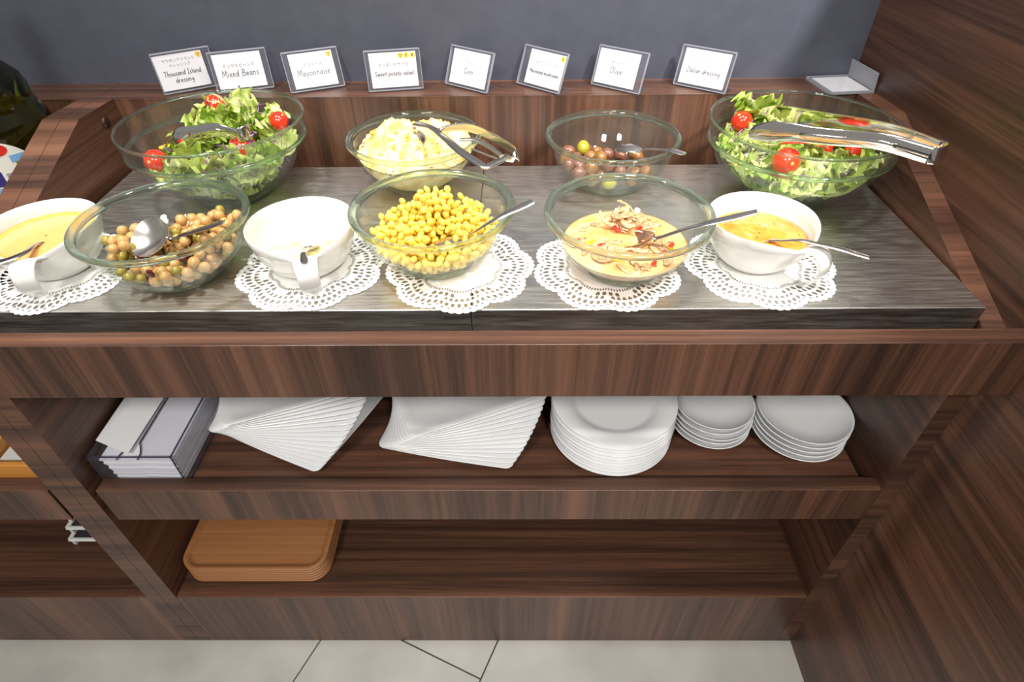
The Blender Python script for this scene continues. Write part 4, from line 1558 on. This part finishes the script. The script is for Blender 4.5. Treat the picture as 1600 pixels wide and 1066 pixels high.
# lid of two leaves with a slot that widens at the front
xm = -.532
l_ = MB()
yy = [BY0 + .004, BY0 + .014, BY0 + .022, BY0 + .030, BY0 + .036, BY1 - .036, BY1 - .03, BY1 - .02, BY1 - .004]
gw = [.016, .0155, .0125, .008, .004, .004, .010, .0155, .016]
for s in (-1, 1):
    vs = []
    xo = BX0 + w_ if s < 0 else BX1 - w_
    for y, g in zip(yy, gw):
        for z in (BZ1 - .0125, BZ1 - .010):
            vs += [(xm + s * g, y, z), (xo, y, z)]
    fs = []
    for i in range(len(yy) - 1):
        b0 = i * 4; b1 = b0 + 4
        fs += [(b0, b1, b1 + 1, b0 + 1), (b0 + 2, b0 + 3, b1 + 3, b1 + 2), (b0, b0 + 2, b1 + 2, b1), (b0 + 1, b1 + 1, b1 + 3, b0 + 3)]
    l_.add(vs, fs)
l_.build('lid', 'acrylic', t)
s_e = MB()
for s in (-1, 1):
    s_e.sweep([(xm + s * g, y, BZ1 - .0112) for y, g in zip(yy, gw)], [.0010] * len(yy), [.0015] * len(yy), Vector((0, 0, 1)), 6)
s_e.build('slot_edge', 'smoky_edge', t)
rg = random.Random(3)
for k in range(13):
    z0 = SZ + .0043 + k * .0042
    m_ = MB()
    dx = rg.uniform(-.0015, .0015); fy = BY0 + .006 + rg.uniform(0, .003)
    x0, x1 = BX0 + .020 - (k * .0008) + dx, BX1 - .0055 + dx * .5
    vs = []; fs = []
    n = 9
    for j in range(n):
        x = x0 + (x1 - x0) * j / (n - 1)
        wv = (.0007 + .0003 * ((k * 7) % 5) / 5) * math.sin(j * 1.3 + 1.9)
        for y in (fy, BY1 - .010):
            vs += [(x, y, z0 + wv), (x, y, z0 + .0032 + wv)]
    for j in range(n - 1):
        b0 = j * 4; b1 = b0 + 4
        fs += [(b0, b0 + 1, b1 + 1, b1), (b0 + 2, b1 + 2, b1 + 3, b0 + 3), (b0 + 1, b0 + 3, b1 + 3, b1 + 1), (b0, b1, b1 + 2, b0 + 2)]
    fs += [(0, 2, 3, 1), ((n - 1) * 4, (n - 1) * 4 + 1, (n - 1) * 4 + 3, (n - 1) * 4 + 2)]
    o = m_.add(vs, fs).build('paper_napkin', 'napkin_paper')
    tag(o, ('topmost folded white napkin inside the clear box' if k == 12 else 'folded white napkin in the pile inside the clear box'), 'napkin', 'folded napkins in the clear box')
# the napkin pulled out over the lid
vs = [(-.586, .056, .6012), (-.532, .038, .5905), (-.529, .20, .5905), (-.586, .212, .6012)]
vs += [(x, y, z + .0008) for x, y, z in vs]
o = MB().add(vs, [(3, 2, 1, 0), (4, 5, 6, 7), (0, 1, 5, 4), (1, 2, 6, 5), (2, 3, 7, 6), (3, 0, 4, 7)]).build('paper_napkin', 'napkin_paper')
tag(o, 'white napkin pulled out through the slot over the box lid', 'napkin')


# wooden trays
def tray_mesh(hx, hy, r_):
    def ring(ix, z):
        P = []
        rr = max(.004, r_ - ix)
        for q in range(4):
            cx, cy = [(1, 1), (-1, 1), (-1, -1), (1, -1)][q]
            for k in range(9):
                a = PI / 2 * q + PI / 2 * k / 8
                P.append((cx * (hx - ix - rr) + rr * math.cos(a), cy * (hy - ix - rr) + rr * math.sin(a), z))
        return P
    lv = [(.0130, 0), (.0040, .0034), (.0004, .0046), (0, .0056), (0, .0088), (.001, .0097), (.0042, .0100), (.0072, .0094), (.0108, .0066), (.0136, .0038), (.0180, .0028), (.0260, .0036)]
    vs = []; fs = []
    for ix, z in lv: vs += ring(ix, z)
    n = 36
    for i in range(len(lv) - 1):
        for j in range(n):
            j2 = (j + 1) % n
            fs.append((i * n + j, i * n + j2, (i + 1) * n + j2, (i + 1) * n + j))
    mi = [1 if i // n in (1, 2) else 0 for i in range(len(fs))]
    fs.append(tuple(reversed(range(n)))); fs.append(tuple(range((len(lv) - 1) * n, len(lv) * n))); mi += [0, 0]
    m_ = MB(); m_.add(vs, fs); m_.m = mi
    return m_.mesh('wooden_tray', ['tray_wood', 'tray_wood'], True)


TM = tray_mesh(.140, .105, .036)
TM.set_sharp_from_angle(angle=D_(50))
for k in range(6):
    o = bpy.data.objects.new('wooden_tray', TM); COL.objects.link(o)
    o.location = (-.446 + .0004 * (k % 2), .134, .1982 + k * .0084)
    tag(o, 'orange-brown rounded wooden tray, ' + stack_rank(k, 6) + 'stack on the bottom shelf', 'tray', 'stack of wooden trays on the bottom shelf')

# ------------------------------------------------------------------ neighbouring counter
t = thing('cutlery_box', 'orange wooden box with a divider on the neighbouring shelf', 'box', (-.82, .14, SZ), world=True)
x0, x1, y0, y1, z0, z1 = -.98, -.664, .036, .30, SZ + .0003, SZ + .040
MB().box(x0, x1, y0, y1, z0, z0 + .006).build('base', 'box_wood', t)
MB().box(x0, x1, y0, y0 + .009, z0 + .006, z1).build('front_wall', 'box_wood', t, bevel=.001)
MB().box(x0, x1, y1 - .009, y1, z0 + .006, z1).build('rear_wall', 'box_wood', t)
for a_, b_ in ((x0, x0 + .009), (x1 - .009, x1)): MB().box(a_, b_, y0 + .009, y1 - .009, z0 + .006, z1).build('side_wall', 'box_wood', t)
MB().box(-.790, -.782, y0 + .009, y1 - .009, z0 + .006, z1 - .004).build('divider', 'box_wood', t)
rg = random.Random(8)
for k in range(5):
    vs = []; fs = []
    n = 7
    cx, cy = -.752 + .012 * k, .11 + .02 * (k % 3)
    for i in range(n):
        for j in range(n):
            u, v = i / (n - 1) - .5, j / (n - 1) - .5
            vs.append((cx + u * .05, cy + v * .09, z0 + .012 + k * .0035 + .005 * (1 + mnoise.noise(Vector((u * 6, v * 6, k))))))
    L = len(vs); vs += [(x, y, z - .0015) for x, y, z in vs]
    for i in range(n - 1):
        for j in range(n - 1):
            q = (i * n + j, i * n + j + 1, (i + 1) * n + j + 1, (i + 1) * n + j)
            fs += [tuple(reversed(q)), tuple(i_ + L for i_ in q)]
    o = MB().add(vs, fs).build('paper_packet', 'paper')
    tag(o, 'crumpled white paper packet in the orange wooden box', 'packet', 'paper packets in the wooden box')
for k in range(3):
    zb = .1984 + k * .024
    xx = -.70 - .012 * k
    t = thing('wire_stand', ('topmost ' if k == 2 else 'lowest ' if k == 0 else 'middle ') + 'white metal stand with dark tray stacked on the neighbouring bottom shelf', 'stand', (xx - .07, .19, zb), 'white stands on the neighbouring bottom shelf', world=True)
    xa, xb, ya, yb = xx - .155 + .012 * k, xx + .03, .112 + .012 * k, .30
    f = MB()
    for (p, q) in (((xa, ya), (xb, ya)), ((xb, ya), (xb, yb)), ((xb, yb), (xa, yb)), ((xa, yb), (xa, ya))):
        f.sweep([(p[0], p[1], zb + .018), ((p[0] + q[0]) / 2, (p[1] + q[1]) / 2, zb + .018), (q[0], q[1], zb + .018)], [.0045] * 3, [.003] * 3, Vector((0, 0, 1)), 8)
    f.build('frame', 'white_metal', t)
    MB().box(xa + .006, xb - .006, ya + .006, yb - .006, zb + .010, zb + .0135).build('dark_tray', 'dark_mesh', t)
    for (px_, py_) in ((xa + .004, ya + .002), (xb - .004, ya + .002), (xb - .004, yb - .002), (xa + .004, yb - .002)):
        MB().box(px_ - .003, px_ + .003, py_ - .003, py_ + .003, zb, zb + .018).build('leg', 'white_metal', t)

# green bottle with a paper label
bt = Vector((-.736, .362, .868))
t = thing('green_bottle', 'big dark green glass bottle with a colourful paper label', 'bottle', bt)
MB().lathe([(0, .002), (.074, .0), (.081, .006), (.083, .020), (.083, .108), (.081, .118), (.0755, .130), (.0725, .138), (.0730, .148), (.0735, .158), (.069, .172), (.056, .188), (.036, .208), (.024, .226), (.019, .25), (.018, .30), (.0165, .30), (.0, .299)], 72).build('glass_body', 'green_glass', t, smooth=True)
MB().lathe([(.0185, .285), (.0205, .285), (.0205, .312), (.019, .314), (0, .314)], 32).build('cap', 'label_red', t, smooth=True, auto=40)


def label_patch(a0, a1, z0, z1f, rr, nm, mat, na=24, nz=10):
    vs = []; fs = []
    for i in range(nz + 1):
        for j in range(na + 1):
            a_ = a0 + (a1 - a0) * j / na
            zt = z1f(j / na)
            vs.append((rr * math.cos(a_), rr * math.sin(a_), z0 + (zt - z0) * i / nz))
    for i in range(nz):
        for j in range(na):
            fs.append((i * (na + 1) + j, i * (na + 1) + j + 1, (i + 1) * (na + 1) + j + 1, (i + 1) * (na + 1) + j))
    return MB().add(vs, fs).build(nm, mat, None, smooth=True)


arch = lambda u: .066 + .048 * math.sqrt(max(0, 1 - (2 * u - 1) ** 2))
lb = label_patch(D_(-138), D_(-28), .012, arch, .0834, 'label', 'label_white'); lb.parent = t
for a0, a1, z0, z1, mat in [(-100, -60, .042, .064, 'label_blue'), (-57, -46, .034, .060, 'label_grey'), (-44, -33, .056, .074, 'label_green'), (-47, -34, .074, .084, 'label_sky'),
                            (-100, -60, .024, .040, 'label_sky'), (-100, -40, .014, .022, 'label_blue')]:
    o = label_patch(D_(a0), D_(a1), z0, lambda u, z1=z1: z1, .0837, 'label_print', mat, 10, 3); o.parent = lb
for ac, zc, ra, rz_, mat in [(-54, .094, 9, .0085, 'label_red'), (-74, .090, 7, .011, 'label_sky'), (-74, .083, 5, .003, 'label_red')]:
    vs = [(.0838 * math.cos(D_(ac)), .0838 * math.sin(D_(ac)), zc)]
    for k in range(24):
        a_ = D_(ac + ra * math.cos(2 * PI * k / 24)); vs.append((.0838 * math.cos(a_), .0838 * math.sin(a_), zc + rz_ * math.sin(2 * PI * k / 24)))
    o = MB().add(vs, [(0, k + 1, (k + 1) % 24 + 1) for k in range(24)]).build('label_print', mat, None); o.parent = lb
